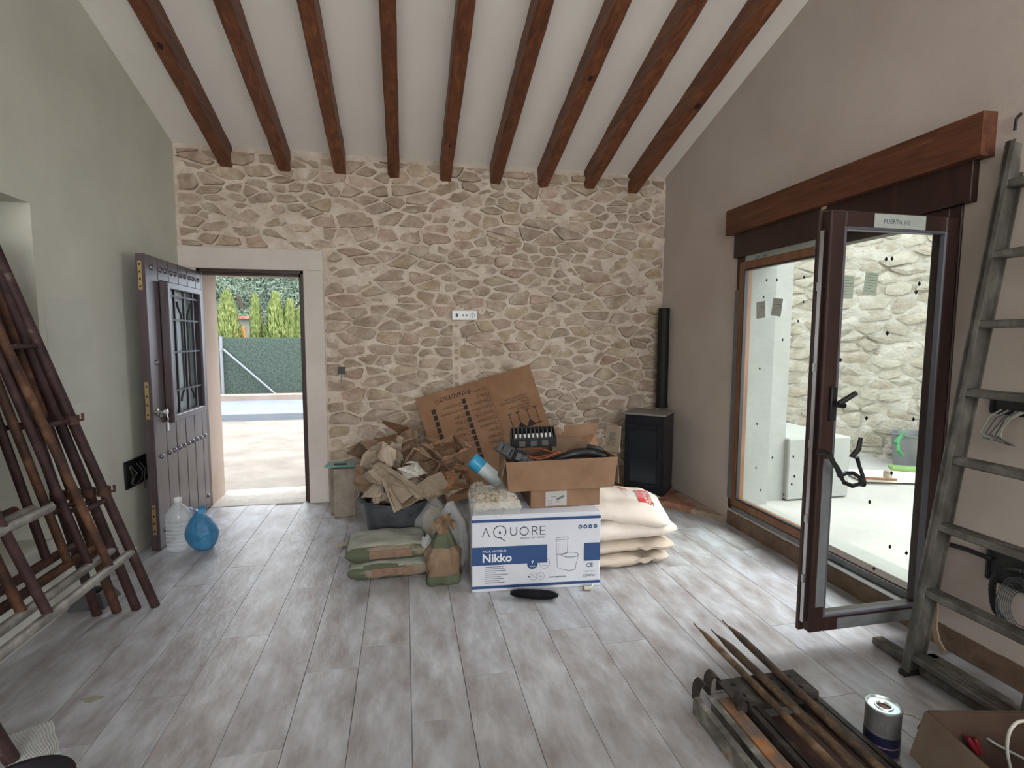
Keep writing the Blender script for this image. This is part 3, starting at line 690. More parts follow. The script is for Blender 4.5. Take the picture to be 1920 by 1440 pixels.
m = MB(); m.box((XT+.36, FY, Z0+.032), (.44, .003, .05)); m.build('masking_tape', tape_m, D2)['label'] = 'grey protective tape on the bottom rail'
m = MB(); m.box((XT-.013, .0, 1.0), (.003, .018, 1.7)); o = m.build('lock_strip', steel, D2)
m = MB()
for z in (.35, .62, .95, 1.28, 1.62): m.box((XT-.017, .0, z), (.008, .014, .035))
m.build('lock_cam', steel, o)
# handle lever
hz = at(1560, 757, 1, 1.87); hx = hz.x-2.375
m = MB(); m.box((hx-.0, FY-.006, hz.z), (.03, .012, .15), ch=.004)
a = at(1562, 757, 1, 1.81)-D2.location; b_ = at(1573, 757, 1, 1.81)-D2.location; c_ = at(1605, 737, 1, 1.80)-D2.location
m.tube([(hx, FY, hz.z), (hx, a.y, hz.z), b_+Vector((0, 0, 0)), c_], [.011, .012, .012, .010], 10); m.build('handle', blackp, D2, smooth=True)
for px, py, a, lab in ((1588, 538, -2, 'left paper label on the open leaf'), (1633, 532, -6, 'right paper label on the open leaf')):
    c = at(px, py, 1, 1.915)-D2.location
    paper(D2, frame_M(c, (1, 0, 0), (0, 0, 1)) @ Matrix.Rotation(rad(a), 4, 'Z'), .066, .098, lab)
for px, py in ((1661, 486), (1672, 485), (1723, 532), (1717, 548), (1663, 625), (1575, 675), (1624, 784), (1712, 786), (1671, 887), (1630, 941), (1668, 1025), (1699, 1037), (1638, 1066)):
    c = at(px, py, 1, 1.912)-D2.location; pad(D2, c, frame_M(c, (1, 0, 0), (0, 0, 1)))
# the black plastic fitting that dangles from the stile
def P2(px, py, y=1.80): return at(px, py, 1, y)
m = MB(); m.tube([P2(1532, 848, 1.86), P2(1545, 848, 1.83), P2(1556, 853, 1.80), P2(1562, 866), P2(1571, 880), P2(1576, 893)], [.010, .012, .011, .010, .011, .012], 8)
m.tube([P2(1576, 893), P2(1585, 887, 1.82), P2(1600, 887, 1.82), P2(1613, 896), P2(1614, 907, 1.79), P2(1598, 911, 1.77), P2(1583, 905, 1.77)], .009, 8, closed=True)
m.tube([P2(1620, 906), P2(1617, 890), P2(1611, 873), P2(1607, 858), P2(1597, 857), P2(1610, 842), P2(1614, 820)], [.010, .008, .007, .009, .012, .011, .008], 8)
m.tube([P2(1614, 907), P2(1620, 908)], .012, 8)
tag(m.build('door_bracket', blackp, None, smooth=True), 'black plastic fitting dangling from the open glazed door leaf', 'fitting')

# ------------------------------------------------------------------ courtyard seen through the glass
g = MB(); g.box((6.6, 4.0, -.06), (7.8, 14, .1)); struct('ground_courtyard', g, yard_ground, 'pale concrete ground of the courtyard')
A = at(1560, 848, 2, -.01); B = at(1683, 862, 2, -.01); dr = (B-A).normalized(); A2 = A-dr*2.6; nrm = Vector((dr.y, -dr.x, 0))
if nrm.dot(Vector((0, 0, 0))-A) < 0: nrm = -nrm
YM = Matrix((dr, Vector((0, 0, 1)), nrm)).transposed().to_4x4(); YM.translation = A2
YL = 5.6
w = MB(); nx, nz = 160, 110; vs = []; fs = []
for i in range(nx+1):
    for j in range(nz+1):
        u = YL*i/nx; v = 3.6*j/nz; vs.append((u, v, .012+.03*noise.noise(Vector((u*3, v*4, 0)))+.022*noise.noise(Vector((u*9, v*14, 3)))))
for i in range(nx):
    for j in range(nz): a = i*(nz+1)+j; fs.append((a, a+nz+1, a+nz+2, a+1))
w.add(vs, fs, YM); w.box((YL/2, 1.8, -.2), (YL, 3.6, .3), YM)
YW = struct('wall_courtyard', w, yard_mortar, 'sunlit cream rubble stone wall across the courtyard', smooth=60)
stones('stone', YW, YM @ Matrix.Translation((0, 0, .0)), .8, YL, .05, 3.2, 420, 21, (), yard_stone_ms, ratio=1.9, gap=(.000, .012), out=(.012, .045), limit=300)
p0 = at(1467, 935, 2, 0)
w = MB(); w.box(((2.72+p0.x)/2, p0.y+.12, 1.7), (p0.x-2.72, .24, 3.6)); struct('wall_courtyard_smooth', w, smooth_render, 'smooth pale rendered wall end outside the fixed pane')
w = MB(); bx = at(1560, 935, 2, 0).x; w.box(((p0.x+bx)/2+.1, p0.y+.55, .27), (bx-p0.x+.2, 1.2, .54), ch=.01); tag(w.build('masonry_bench', smooth_render), 'low rendered masonry bench in the courtyard', 'bench')
# steel tub and green hose, board with bits on it
c = at(1716, 868, 2, 0)+nrm*.16; c.z = 0
t = thing('metal_tub', 'grey metal tub standing against the courtyard stone wall', 'tub', c)
m = MB(); m.lathe([(.0, .02), (.20, .02), (.205, .0), (.24, .34), (.252, .345), (.252, .36), (.235, .36), (.20, .05), (0, .05)], seg=28); m.build('body', mat('tub_metal', (.20, .205, .21), .45, .5), t, smooth=True)
m = MB(); m.tube([(-.245, .03, .33), (-.27, .03, .36), (-.27, -.05, .37), (-.245, -.05, .33)], .008, 6); m.build('handle', mat('tub_metal', (.4, .41, .42)), t)
m = MB(); pts = [at(1690, 815, 1, c.y-.15), at(1683, 830, 1, c.y-.2), at(1684, 845, 1, c.y-.25), at(1692, 855, 1, c.y-.27)]; m.tube(pts, .02, 8); m.tube([pts[0]+Vector((.03, 0, .02)), pts[0], pts[1]+Vector((-.04, 0, 0))], .014, 8); tag(m.build('garden_hose', greenp, None, True), 'bright green hose hanging over the rim of the metal tub', 'hose')
c = at(1690, 902, 2, .01); m = MB(); m.box((0, 0, 0), (1.0, .42, .02), TR(c+Vector((.15, .1, .01)), rz=rad(-18))); tag(m.build('board', mat('pale_board', (.66, .60, .50), .8)), 'pale board lying on the courtyard ground', 'board')
c = at(1700, 884, 2, .02); m = MB(); m.box((0, 0, 0), (.30, .13, .04), TR(c+Vector((.0, 0, .03)), rz=rad(-30)), ch=.008); tag(m.build('sponge_float', mat('lime_foam', (.17, .28, .09), .8)), 'lime green sponge float lying on the courtyard board', 'float')
c = at(1664, 897, 2, .02); m = MB(); m.box((0, 0, 0), (.06, .06, .07), TR(c+Vector((0, 0, .045)), rz=.3), ch=.006); tag(m.build('dark_block', dustg), 'small dark block standing on the courtyard board', 'block')
c = at(1645, 902, 2, .02); m = MB(); m.box((0, 0, 0), (.28, .03, .02), TR(c+Vector((0, -.03, .03)), rz=-.4)); tag(m.build('wooden_batten', rail_wood), 'thin wooden batten on the near edge of the courtyard board', 'batten')

# ------------------------------------------------------------------ front yard seen through the front door
g = MB(); g.box((-4, 15.1, -.15), (30, 20, .1)); struct('ground_front', g, front_ground, 'bright sandy ground outside the front door')
m = MB(); m.box((-4, 11.18, -.04), (16, 2.2, .12)); tag(m.build('path', mat('pale_path', (.14, .155, .18), .9, col2=(.17, .185, .21), nscale=2)), 'pale blue grey path strip before the green fence', 'path', kind='structure')
m = MB(); m.box((-4, 12.4, .04), (16, .25, .22), ch=.02); tag(m.build('kerb', mat('kerb_render', (.22, .17, .14), .9, col2=(.27, .21, .18), nscale=3)), 'low pinkish kerb wall under the green fence', 'kerb', kind='structure')
FY_ = 13.0
fn = thing('garden_fence', 'green artificial hedge fence with galvanised posts outside the door', 'fence', (-4, FY_, 0))
rnd = random.Random(9); m = MB(); m.box((0, .04, .72), (9, .03, 1.36)); m.build('backing_net', mat('hedge_backing', (.05, .075, .06), .9), fn)
m = MB()
for k in range(42000):
    x = rnd.uniform(-3.2, 4.2); z = rnd.uniform(.06, 1.38); a = rnd.uniform(-1.2, 1.2); l = rnd.uniform(.02, .05); dx, dz = l*math.sin(a), l*math.cos(a); dy = rnd.uniform(-.035, 0)
    m.add([(x, dy, z), (x+dx, dy-.012, z+dz), (x+dx*.5+dz*.18, dy-.006, z+dz*.5-dx*.18)], [(0, 1, 2)])
tag(m.build('artificial_leaves', mat('hedge_green', (.075, .105, .085), .8, col2=(.155, .19, .16), nscale=60, detail=2), fn), kind='stuff')
pp = at(416, 700, 1, FY_-.1)
for x in (pp.x+4, pp.x+4+2.6):
    m = MB(); m.tube([(x, -.08, .0), (x, -.08, 1.42)], .035, 12); m.build('post', mat('galv_post', (.20, .215, .23), .5, .2), fn, smooth=True)
m = MB(); b0 = at(418, 655, 1, FY_-.1); b1 = at(516, 750, 1, FY_-.1); m.tube([(b0.x+4, -.09, b0.z), (b1.x+4, -.09, .1)], .025, 10); m.tube([(pp.x+4, -.09, b0.z), (pp.x+3.3, -.09, b0.z-.25)], .022, 10); m.build('brace', mat('galv_post', (.20, .215, .23), .5, .2), fn, smooth=True)
def leafblob(mb, c, rad_, n, l, rnd, upb=0):
    for k in range(n):
        while True:
            p = Vector((rnd.uniform(-1, 1), rnd.uniform(-1, 1), rnd.uniform(-1, 1)))
            if .25 < p.length < 1: break
        p = Vector((c[0]+p.x*rad_[0], c[1]+p.y*rad_[1], c[2]+p.z*rad_[2]))
        d = Vector((rnd.gauss(0, 1), rnd.gauss(0, 1), rnd.gauss(0, 1)+upb)).normalized()*l*rnd.uniform(.6, 1.3); e = d.orthogonal().normalized()*l*.16
        mb.add([p-d*.5, p+e, p+d*.5, p-e], [(0, 1, 2, 3)])
con_m = mat('conifer_green', (.11, .16, .035), .8, col2=(.34, .38, .13), nscale=9, detail=3)
oli_m = mat('olive_green', (.06, .09, .06), .8, col2=(.22, .27, .20), nscale=2.2, detail=4)
bark = mat('bark', (.05, .035, .025), .9, col2=(.10, .07, .05), nscale=8)
cf = [(425, 553, 28, 'rounded yellow-green conifer hedge plant at the left of the doorway view'), (478, 562, 13, 'narrow bright conifer beside the small orange house'), (516, 556, 26, 'tall bushy bright conifer in the middle of the row'), (543, 570, 18, 'pointed conifer between the tall bushy one and the door jamb'), (563, 585, 15, 'small conifer partly cut by the right door jamb')]
for i, (px, py, hw_, lab) in enumerate(cf):
    c = at(px, py, 1, FY_+1.3); H_ = c.z; R_ = hw_/FPX*(FY_+1.3); rnd = random.Random(40+i)
    t = thing('conifer', lab, 'conifer', (c.x, c.y, 0), 0, 'row of bright conifers behind the green fence')
    m = MB()
    for k in range(5200):
        z = rnd.random()**.8*H_; q = z/H_; rr = R_*1.12*(1-q**2.2)**.75*(.9+.25*noise.noise(Vector((q*9, i*3, 0)))); a = rnd.uniform(0, 2*math.pi); r_ = rr*math.sqrt(rnd.uniform(.3, 1))
        # sprays gathered in upright plumes
        a = a+.35*noise.noise(Vector((a*2, q*6, i))); p = Vector((r_*math.cos(a), r_*math.sin(a), z))
        d = Vector((.35*math.cos(a)+rnd.gauss(0, .15), .35*math.sin(a)+rnd.gauss(0, .15), 1)).normalized()*rnd.uniform(.08, .2); e = Vector((-math.sin(a), math.cos(a), 0))*.016
        m.add([p, p+d*.4+e, p+d, p+d*.4-e], [(0, 1, 2, 3)])
    tag(m.build('foliage', con_m, t), kind='stuff')
    m = MB(); m.tube([(0, 0, -.1), (0, 0, H_*.8)], [.05, .015], 8); m.build('trunk', bark, t)
for i, (x, y, z, R_, lab) in enumerate([(-4.3, 17.6, 3.1, 1.5, 'big grey-green olive tree behind the conifers, left crown'), (-2.2, 17.2, 3.3, 1.6, 'big grey-green olive tree behind the conifers, right crown')]):
    t = thing('olive_tree', lab, 'tree', (x, y, -.1), 0, 'olive trees behind the conifers'); rnd = random.Random(70+i)
    m = MB()
    for k in range(16):
        c = (rnd.uniform(-R_, R_)*.9, rnd.uniform(-.6, .8), z-.9+rnd.uniform(-.9, 1.5)); leafblob(m, c, (.75, .6, .65), 1500, .10, rnd, .6)
    tag(m.build('foliage', oli_m, t), kind='stuff')
    m = MB(); m.tube([(0, 0, 0), (.05, 0, .8), (-.05, 0, 1.8)], [.16, .13, .10], 10)
    for k in range(5):
        a = k*1.3; m.tube([(0, 0, 1.2), (.4*math.cos(a), .3*math.sin(a), 1.9), (.9*math.cos(a), .5*math.sin(a), 2.8)], [.09, .06, .03], 8)
    m.build('trunk', bark, t, smooth=True)
rnd = random.Random(99); m = MB()
for k in range(20): leafblob(m, (rnd.uniform(-5.5, 5.0), rnd.uniform(-.3, .3), rnd.uniform(1.0, 4.6)), (1.2, .6, 1.0), 1200, .16, rnd)
t = thing('tall_hedge', 'dark dense evergreen mass closing the view behind the olive trees', 'hedge', (-4, 20.5, 0)); tag(m.build('foliage', mat('dark_leaf', (.02, .035, .02), .9, col2=(.055, .085, .055), nscale=2), t), kind='stuff')
m = MB(); m.box((0, .5, 2.2), (13, .2, 4.6)); m.build('dense_core', mat('dark_core', (.02, .04, .025), .95), t)
c = at(450, 625, 1, 16); t = thing('far_house', 'tiny white house with orange shutters between the conifers', 'house', (c.x, 15.6, 0))
m = MB(); m.box((0, 0, .95), (.95, .5, 1.9)); m.build('wall', smooth_render, t)
m = MB(); m.box((-.14, -.27, 1.50), (.20, .05, .4)); m.box((.18, -.27, 1.50), (.26, .05, .4)); m.build('shutter', mat('orange_shutter', (.75, .28, .06), .7), t)
m = MB(); m.prism([(-.6, -.4), (.6, -.4), (.6, .4), (-.6, .4)], 1.9, 1.98); m.build('roof', brickm, t)
# ================================================================== THINGS
def one(mb, name, m, label, cat, group=None, smooth=False, kind=None):
    return tag(mb.build(name, m, None, smooth), label, cat, group, kind)
# ---- printed carton with the toilet drawing
A0 = Vector((.346, 2.745, 0)); rz = math.atan2(-.056, .722); BWd, BH, BD = .724, .432, .46
t = thing('printed_carton', 'white and blue printed toilet carton in front of the rubble pile', 'box', A0, rz)
m = MB(); m.box((BWd/2, BD/2, BH/2), (BWd, BD, BH), ch=.004); m.build('body', boxw, t)
m = MB(); m.box((BWd/2, BD*.25+.0, BH+.002), (BWd-.01, BD*.49, .004), ch=.001); m.box((BWd/2, BD*.75, BH+.002), (BWd-.01, BD*.49, .004), ch=.001); m.build('flap', boxw, t)
m = MB(); m.box((BWd/2, BD/2, BH+.0048), (BWd*.995, .05, .001)); m.build('packing_tape', mat('clear_tape', (.55, .52, .48), .25), t)
FM = frame_M((0, -.0012, 0), (1, 0, 0), (0, 0, 1))
U = lambda u: u*BWd
V = lambda v: BH*(1-v)
m = MB(); rect(m, FM, 0, V(.085), BWd, V(.048)); rect(m, FM, 0, V(.955), BWd, V(.918))
rect(m, FM, 0, V(.645), U(.58), V(.405)); rect(m, FM, U(.87), V(.65), BWd, V(.41))
disc(m, FM, U(.465), V(.655), .030, .0003, 28)
for u in (.838, .878, .918, .958): disc(m, FM, U(u), V(.19), .0115, 0)
m.build('blue_print', blue_ink, t)
m = MB(); lw = .0045
LH = .046; by = V(.268)
def word(mb, s, u, w, z=.0002):
    pass
line2(m, FM, [(U(.080), by), (U(.107), by+LH), (U(.134), by)], lw)
cxq, cyq, rq = U(.213), by+LH*.52, .034
ring2(m, FM, cxq, cyq, rq, lw, a0=rad(-38), a1=rad(283)); line2(m, FM, [(cxq+.004, cyq-rq), (cxq+.026, cyq-rq-.016)], lw)
m.add([(cxq+.006*math.cos(a), cyq-.006+.006*math.sin(a), .0) for a in [rad(x) for x in range(150, 391, 30)]]+[(cxq, cyq+.012, 0)], [tuple(range(10))], FM)
ux = U(.295); w_ = .034
line2(m, FM, [(ux, by+LH), (ux, by+.016), (ux+.006, by+.005), (ux+w_/2, by), (ux+w_-.006, by+.005), (ux+w_, by+.016), (ux+w_, by+LH)], lw)
ring2(m, FM, U(.400), by+LH/2, LH/2, lw)
ux = U(.462); line2(m, FM, [(ux, by), (ux, by+LH), (ux+.018, by+LH), (ux+.027, by+LH*.86), (ux+.027, by+LH*.64), (ux+.018, by+LH*.5), (ux, by+LH*.5)], lw); line2(m, FM, [(ux+.014, by+LH*.5), (ux+.03, by)], lw)
ux = U(.525); line2(m, FM, [(ux+.028, by), (ux, by), (ux, by+LH), (ux+.028, by+LH)], lw); line2(m, FM, [(ux, by+LH/2), (ux+.025, by+LH/2)], lw)
text(m, 'passion for water', FM @ Matrix.Translation((U(.367), V(.315), 0)), .0175, xs=1.12)
text(m, 'CE', FM @ Matrix.Translation((U(.888), V(.735), 0)), .034, thick=.0003)
text(m, 'FABRICADO EN', FM @ Matrix.Translation((U(.875), V(.80), 0)), .0085); text(m, 'ESPAÑA', FM @ Matrix.Translation((U(.868), V(.865), 0)), .020, xs=.95)
for k, l in enumerate((.145, .15, .16, .085, .175, .12, .145, .11, .15)): rect(m, FM, U(.10), V(.672+k*.026), U(.10+l), V(.666+k*.026))
ring2(m, FM, U(.56), V(.655), .029, .0016); text(m, '9.800', FM @ Matrix.Translation((U(.56), V(.645), 0)), .015, 'CENTER'); text(m, 'recambios', FM @ Matrix.Translation((U(.56), V(.69), 0)), .0085, 'CENTER')
ring2(m, FM, U(.473), V(.825), .021, .0014, a0=rad(-150), a1=rad(150)); ring2(m, FM, U(.530), V(.825), .021, .0014)
text(m, '3/6 L', FM @ Matrix.Translation((U(.53), V(.835), 0)), .012, 'CENTER'); line2(m, FM, [(U(.45), V(.84)), (U(.47), V(.80)), (U(.49), V(.84))], .0014)
disc(m, FM, U(.437), V(.825), .005); text(m, 'www.aquore.es', FM @ Matrix.Translation((U(.595), V(.852), 0)), .015, thick=.0003)
# line drawing of the toilet
q = lambda x, y: ((x-100)/1110*BWd, BH-(y-318-(x-100)*-.045*0)/630*BH)
dl = .0018
T_ = lambda *pts: [(U(a), V(b)) for a, b in pts]
line2(m, FM, T_((.645, .335), (.655, .325), (.735, .318), (.743, .325), (.742, .345), (.65, .355), (.645, .335)), dl)
line2(m, FM, T_((.650, .355), (.652, .545), (.738, .53), (.740, .345)), dl); line2(m, FM, T_((.664, .352), (.667, .543)), dl*.7)
line2(m, FM, T_((.652, .545), (.69, .555), (.738, .53)), dl)
line2(m, FM, T_((.692, .555), (.74, .525), (.80, .53), (.826, .552), (.822, .575), (.79, .592), (.73, .588), (.692, .560)), .0026)
line2(m, FM, T_((.655, .55), (.66, .715), (.69, .745), (.75, .770), (.795, .765), (.806, .745), (.808, .68), (.82, .62), (.824, .575)), dl)
tag(m.build('dark_print', dk_ink, t), kind='stuff')
m = MB(); FM2 = FM @ Matrix.Translation((0, 0, .0006))
text(m, 'PACK MODELO', FM2 @ Matrix.Translation((U(.080), V(.478), 0)), .019, xs=1.0)
text(m, 'Nikko', FM2 @ Matrix.Translation((U(.077), V(.603), 0)), .066, thick=.0014)
text(m, '7', FM2 @ Matrix.Translation((U(.465), V(.655), 0)), .026, 'CENTER', thick=.0004); text(m, 'AÑOS', FM2 @ Matrix.Translation((U(.465), V(.695), 0)), .012, 'CENTER')
for u in (.838, .878, .918, .958): rect(m, FM2, U(u)-.004, V(.19)-.003, U(u)+.004, V(.19)+.003)
tag(m.build('white_print', white_ink, t), kind='stuff')
# ---- mineral wool clump wrapped in film on the carton
t = thing('insulation_clump', 'pale fluffy mineral wool clump on the left end of the white carton', 'insulation', (.355, 2.755, BH+.0055), rz)
m = MB(); nx, ny = 26, 40; lx, ly = .265, .42; vs = []; fs = []
for i in range(nx+1):
    for j in range(ny+1):
        u = i/nx; v = j/ny; e = min(1, 5.5*min(u, 1-u, v, 1-v)+.08)
        gx = (u-.52)/.17; gr_ = math.exp(-gx*gx)*(1 if v > .42 else max(0, 1-(.42-v)*5))
        h = .105*(e**.45)*(1-.72*gr_)*(1-.25*v)+.014*noise.noise(Vector((u*9, v*13, 2)))+.012*noise.noise(Vector((u*24, v*33, 5)))
        x = u*lx*(1-.10*v)+.008*noise.noise(Vector((v*11, u*4, 7))); y = v*ly-.01+.010*noise.noise(Vector((u*10, 3, v)))
        vs.append((x, y, max(0, h)))
for i in range(nx):
    for j in range(ny): a = i*(ny+1)+j; fs.append((a, a+ny+1, a+ny+2, a+1))
m.add(vs, fs); m.build('wool_body', wool_m, t, smooth=80)
rnd = random.Random(4); m = MB()
for k in range(6500):
    v = Vector(rnd.choice(vs)); d = Vector((rnd.gauss(0, 1), rnd.gauss(0, 1), rnd.gauss(.4, 1))).normalized()*rnd.uniform(.008, .026); e = d.orthogonal().normalized()*.0009
    if v.z+d.z < .002: continue
    m.add([v-e, v+e, v+d], [(0, 1, 2)])
tag(m.build('fibres', mat('wool_fibre', (.62, .58, .50), .9, col2=(.80, .79, .76), nscale=20), t), kind='stuff')
m = MB(); nx, ny = 18, 8; vs = []; fs = []
for i in range(nx+1):
    for j in range(ny+1):
        u = i/nx; v = j/ny; s_ = v*.13; z = .075*(1-v)+.0+.008*noise.noise(Vector((u*14, v*9, 1))); y = -.022-.018*math.sin(v*1.7)+.012*noise.noise(Vector((u*16, v*12, 3)))
        vs.append((u*.255, y, max(.003, z)))
for i in range(nx):
    for j in range(ny): a = i*(ny+1)+j; fs.append((a, a+ny+1, a+ny+2, a+1))
m.add(vs, fs); m.build('clear_wrap', clearp, t, smooth=80)
# ---- small brown box with white label
ZB = BH+.0055
t = thing('brown_box', 'small closed brown box with a white label on the white carton', 'box', (.690, 2.80, ZB), rad(-1.5))
m = MB(); m.box((.205, .18, .052), (.41, .36, .104), ch=.003); m.build('body', card, t)
m = MB(); m.box((.148, -.001, .052), (.125, .003, .084)); o = m.build('label', mat('white_label', (.42, .40, .39), .6), t)
m = MB(); M_ = frame_M((0, -.003, 0), (1, 0, 0), (0, 0, 1))
for a in range(6):
    for b in range(6):
        if (a*7+b*5+a*b) % 3: continue
        rect(m, M_, .092+a*.005, .018+b*.005, .0965+a*.005, .0225+b*.005)
m.bar((.150, -.003, .045), (.195, -.003, .065), .012, .001, up=(0, 1, 0)); rect(m, M_, .145, .030, .175, .034); rect(m, M_, .12, .06, .15, .063); m.build('print', mat('label_grey', (.12, .13, .14), .7), o)
# ---- big open box
ZC = ZB+.105
t = thing('open_box', 'large open brown cardboard box of tools on top of the stack', 'box', (.560, 2.80, ZC), rad(-2))
OW, OD, OH = .615, .36, .185
def panel(mb, p0, p1, p2, p3, th=.005):
    a, b, c, d = map(Vector, (p0, p1, p2, p3)); n = (b-a).cross(d-a).normalized()*th
    mb.add([a, b, c, d, a+n, b+n, c+n, d+n], [(0, 1, 2, 3), (4, 5, 6, 7), (0, 1, 5, 4), (1, 2, 6, 5), (2, 3, 7, 6), (3, 0, 4, 7)])
m = MB(); panel(m, (0, 0, .0), (OW, 0, 0), (OW+.012, -.03, OH), (-.02, -.03, OH-.01)); panel(m, (0, OD, 0), (OW, OD, 0), (OW, OD, OH), (0, OD, OH))
panel(m, (0, 0, 0), (0, OD, 0), (0, OD, OH), (-.02, -.03, OH-.01)); panel(m, (OW, 0, 0), (OW, OD, 0), (OW, OD, OH), (OW+.012, -.03, OH)); panel(m, (0, 0, 0), (OW, 0, 0), (OW, OD, 0), (0, OD, 0)); m.build('body', card, t)
m = MB(); panel(m, (-.02, -.03, OH-.01), (-.004, .10, OH), (-.045, .10, .07), (-.042, -.02, .07), .004); m.build('flap', kraft, t)['label'] = 'left flap hanging down'
m = MB(); panel(m, (OW+.012, -.03, OH), (OW+.0, .22, OH), (OW+.035, .22, .02), (OW+.040, .0, .02), .004); m.build('flap', kraft, t)['label'] = 'right flap hanging down'
m = MB(); panel(m, (OW-.02, .10, OH+.01), (OW+.03, -.02, OH+.02), (OW+.05, .02, OH+.165), (OW+.01, .14, OH+.155), .004); fp = m.build('flap', kraft_l, t); fp['label'] = 'raised flap with a printed paper'
m = MB(); M_ = frame_M((OW+.003, .035, OH+.05), (.05, -.12, .01), (.02, .03, .15))
for k in range(7): rect(m, M_, -.035+.002*k, k*.012, .035-.006*(k % 3), k*.012+.004, .0052)
m.build('print', mat('label_grey', (.12, .13, .14), .7), fp)
m = MB(); panel(m, (.03, OD, OH), (OW-.1, OD, OH), (OW-.12, OD+.13, OH+.05), (.05, OD+.13, OH+.05), .004); m.build('flap', card, t)['label'] = 'rear flap folded back'
m = MB(); panel(m, (.40, OD-.02, OH), (.62, OD-.02, OH), (.64, OD, OH+.13), (.42, OD, OH+.12), .004); m.build('flap', card, t)['label'] = 'rear right flap standing up'
# things in the box
def box_pt(x, y, z): return Vector((.560, 2.80, ZC))+Matrix.Rotation(rad(-2), 3, 'Z') @ Vector((x, y, z))
def rack(name, label, c, L_, Wd_, H_, rx, ry, rzz, white_clips):
    t = thing(name, label, 'rack', c); R = Euler((rx, ry, rzz)).to_matrix().to_4x4()
    m = MB(); m.box((0, 0, -H_/2+.006), (L_, Wd_, .008), R); 
    for s in (-1, 1): m.box((0, s*(Wd_/2-.004), 0), (L_, .008, H_), R, ch=.002); m.box((s*(L_/2-.004), 0, 0), (.008, Wd_, H_), R, ch=.002)
    m.build('tray', blackp, t)
    m = MB()
    n = int(L_/.026)
    for k in range(n): m.box((-L_/2+.02+k*(L_-.04)/(n-1), 0, .004), (.006, Wd_-.02, H_*.8), R)
    m.build('divider', greyp, t)
    for k in range(n-1):
        m = MB(); x = -L_/2+.02+(k+.5)*(L_-.04)/(n-1)
        m.box((x, -Wd_*.18, H_/2-.002), (.012, .03, .010), R, ch=.003); m.box((x, -Wd_*.18-.022, H_/2+.0), (.009, .006, .016), R); m.build('clip', whitep if white_clips else greyp, t)
    for k in range(3): m = MB(); m.box((-L_/2+L_*(.25+.25*k), -Wd_/2-.003, 0), (.035, .004, H_*.6), R); m.build('slot', greyp, t)
    for k in range(2): m = MB(); m.box((-L_/2-.003, -Wd_/4+k*Wd_/2, 0), (.004, .03, H_*.6), R); m.build('slot', greyp, t)
rack('tool_rack', 'black slotted tray with white clips lying on top of the open box', box_pt(.165, .12, OH+.10), .26, .17, .055, rad(14), rad(-3), rad(-12), True)
rack('tool_rack', 'black slotted tray tucked into the left end of the open box', box_pt(.065, .13, OH-.005), .16, .20, .07, rad(4), rad(28), rad(18), False)
rnd = random.Random(2)
for i, (x, y, z, a, lab) in enumerate([(.20, .20, .06, .2, 'black power tool at the bottom of the open box'), (.42, .16, .09, -.3, 'black curved hose wound in the right end of the open box')]):
    if i == 0:
        m = crumple((.34, .26, .14), 31, .25); one(m, 'power_tool', blackp, lab, 'tool').matrix_world = TR(box_pt(.27, .2, .09))
    else:
        m = MB(); c = box_pt(.44, .10, OH-.005)
        m.tube([c+Vector((-.17+.034*k, -.02-.04*math.sin(k*.33), -.035+.055*math.sin(k*.314))) for k in range(11)], .022, 10)
        m.tube([c+Vector((-.14+.03*k, .05, .0+.035*math.sin(k*.314))) for k in range(11)], .018, 10); one(m, 'rubber_hose', blackp, lab, 'hose', smooth=True)
m = MB(); c = box_pt(.21, .05, OH-.015)
m.tube([c+Vector((.10*math.cos(k*.4), .05*math.sin(k*.4), .004*k*.5+.012*math.sin(k))) for k in range(22)], .004, 6); one(m, 'orange_cable', mat('orange_cable', (.32, .08, .03), .5), 'dull orange cable coiled inside the open box', 'cable')
for i, (x, y, z, w_, h_, sd, lab) in enumerate([(.44, .26, .135, .22, .17, 3, 'upright folded brown cardboard at the back of the open box'), (.38, .12, .115, .20, .11, 8, 'folded brown paper leaning out of the open box beside the slotted tray'), (.52, .18, .11, .15, .14, 12, 'bent brown carton piece by the printed flap of the open box')]):
    m = sheet(w_, h_, sd, 3, 55, 8, 6, .003); o = one(m, 'folded_cardboard', [card, kraft, card_d][i], lab, 'cardboard'); solid(o, .004); c = box_pt(x, y, OH+z-.08); o.matrix_world = TR(c, rx=rad(62), rz=rad(-10+12*i))
# ---- tube, green package, behind the carton
P0 = at(887, 863, 1, 3.34); P1 = at(972, 934, 1, 3.26); d = (P1-P0).normalized()
t = thing('cardboard_tube', 'white tube with a bright blue cap sloping across the pile', 'tube', P0)
m = MB(); m.tube([(0, 0, 0), d*.075], .051, 20); m.tube([d*-.012, (0, 0, 0)], [.046, .051], 20); m.build('cap', tubeb, t, smooth=True)
m = MB(); m.tube([d*.06, P1-P0], .048, 20); m.build('body', tubew, t, smooth=True)
m = MB(); m.tube([d*.076, d*.080], .0515, 20); m.build('rim', whitep, t, smooth=True)
c = at(932, 885, 1, 3.75); m = crumple((.34, .2, .26), 12, .3); o = one(m, 'green_package', greenp, 'crumpled green plastic package behind the white tube', 'package'); o.location = (c.x, c.y, .13); 
c = at(915, 905, 1, 3.62); m = crumple((.26, .22, .36), 14, .3); o = one(m, 'white_package', mat('white_film', (.55, .56, .60), .5, col2=(.66, .67, .70), nscale=8), 'crumpled white plastic package under the blue capped tube', 'package'); o.location = (c.x, c.y, .20)
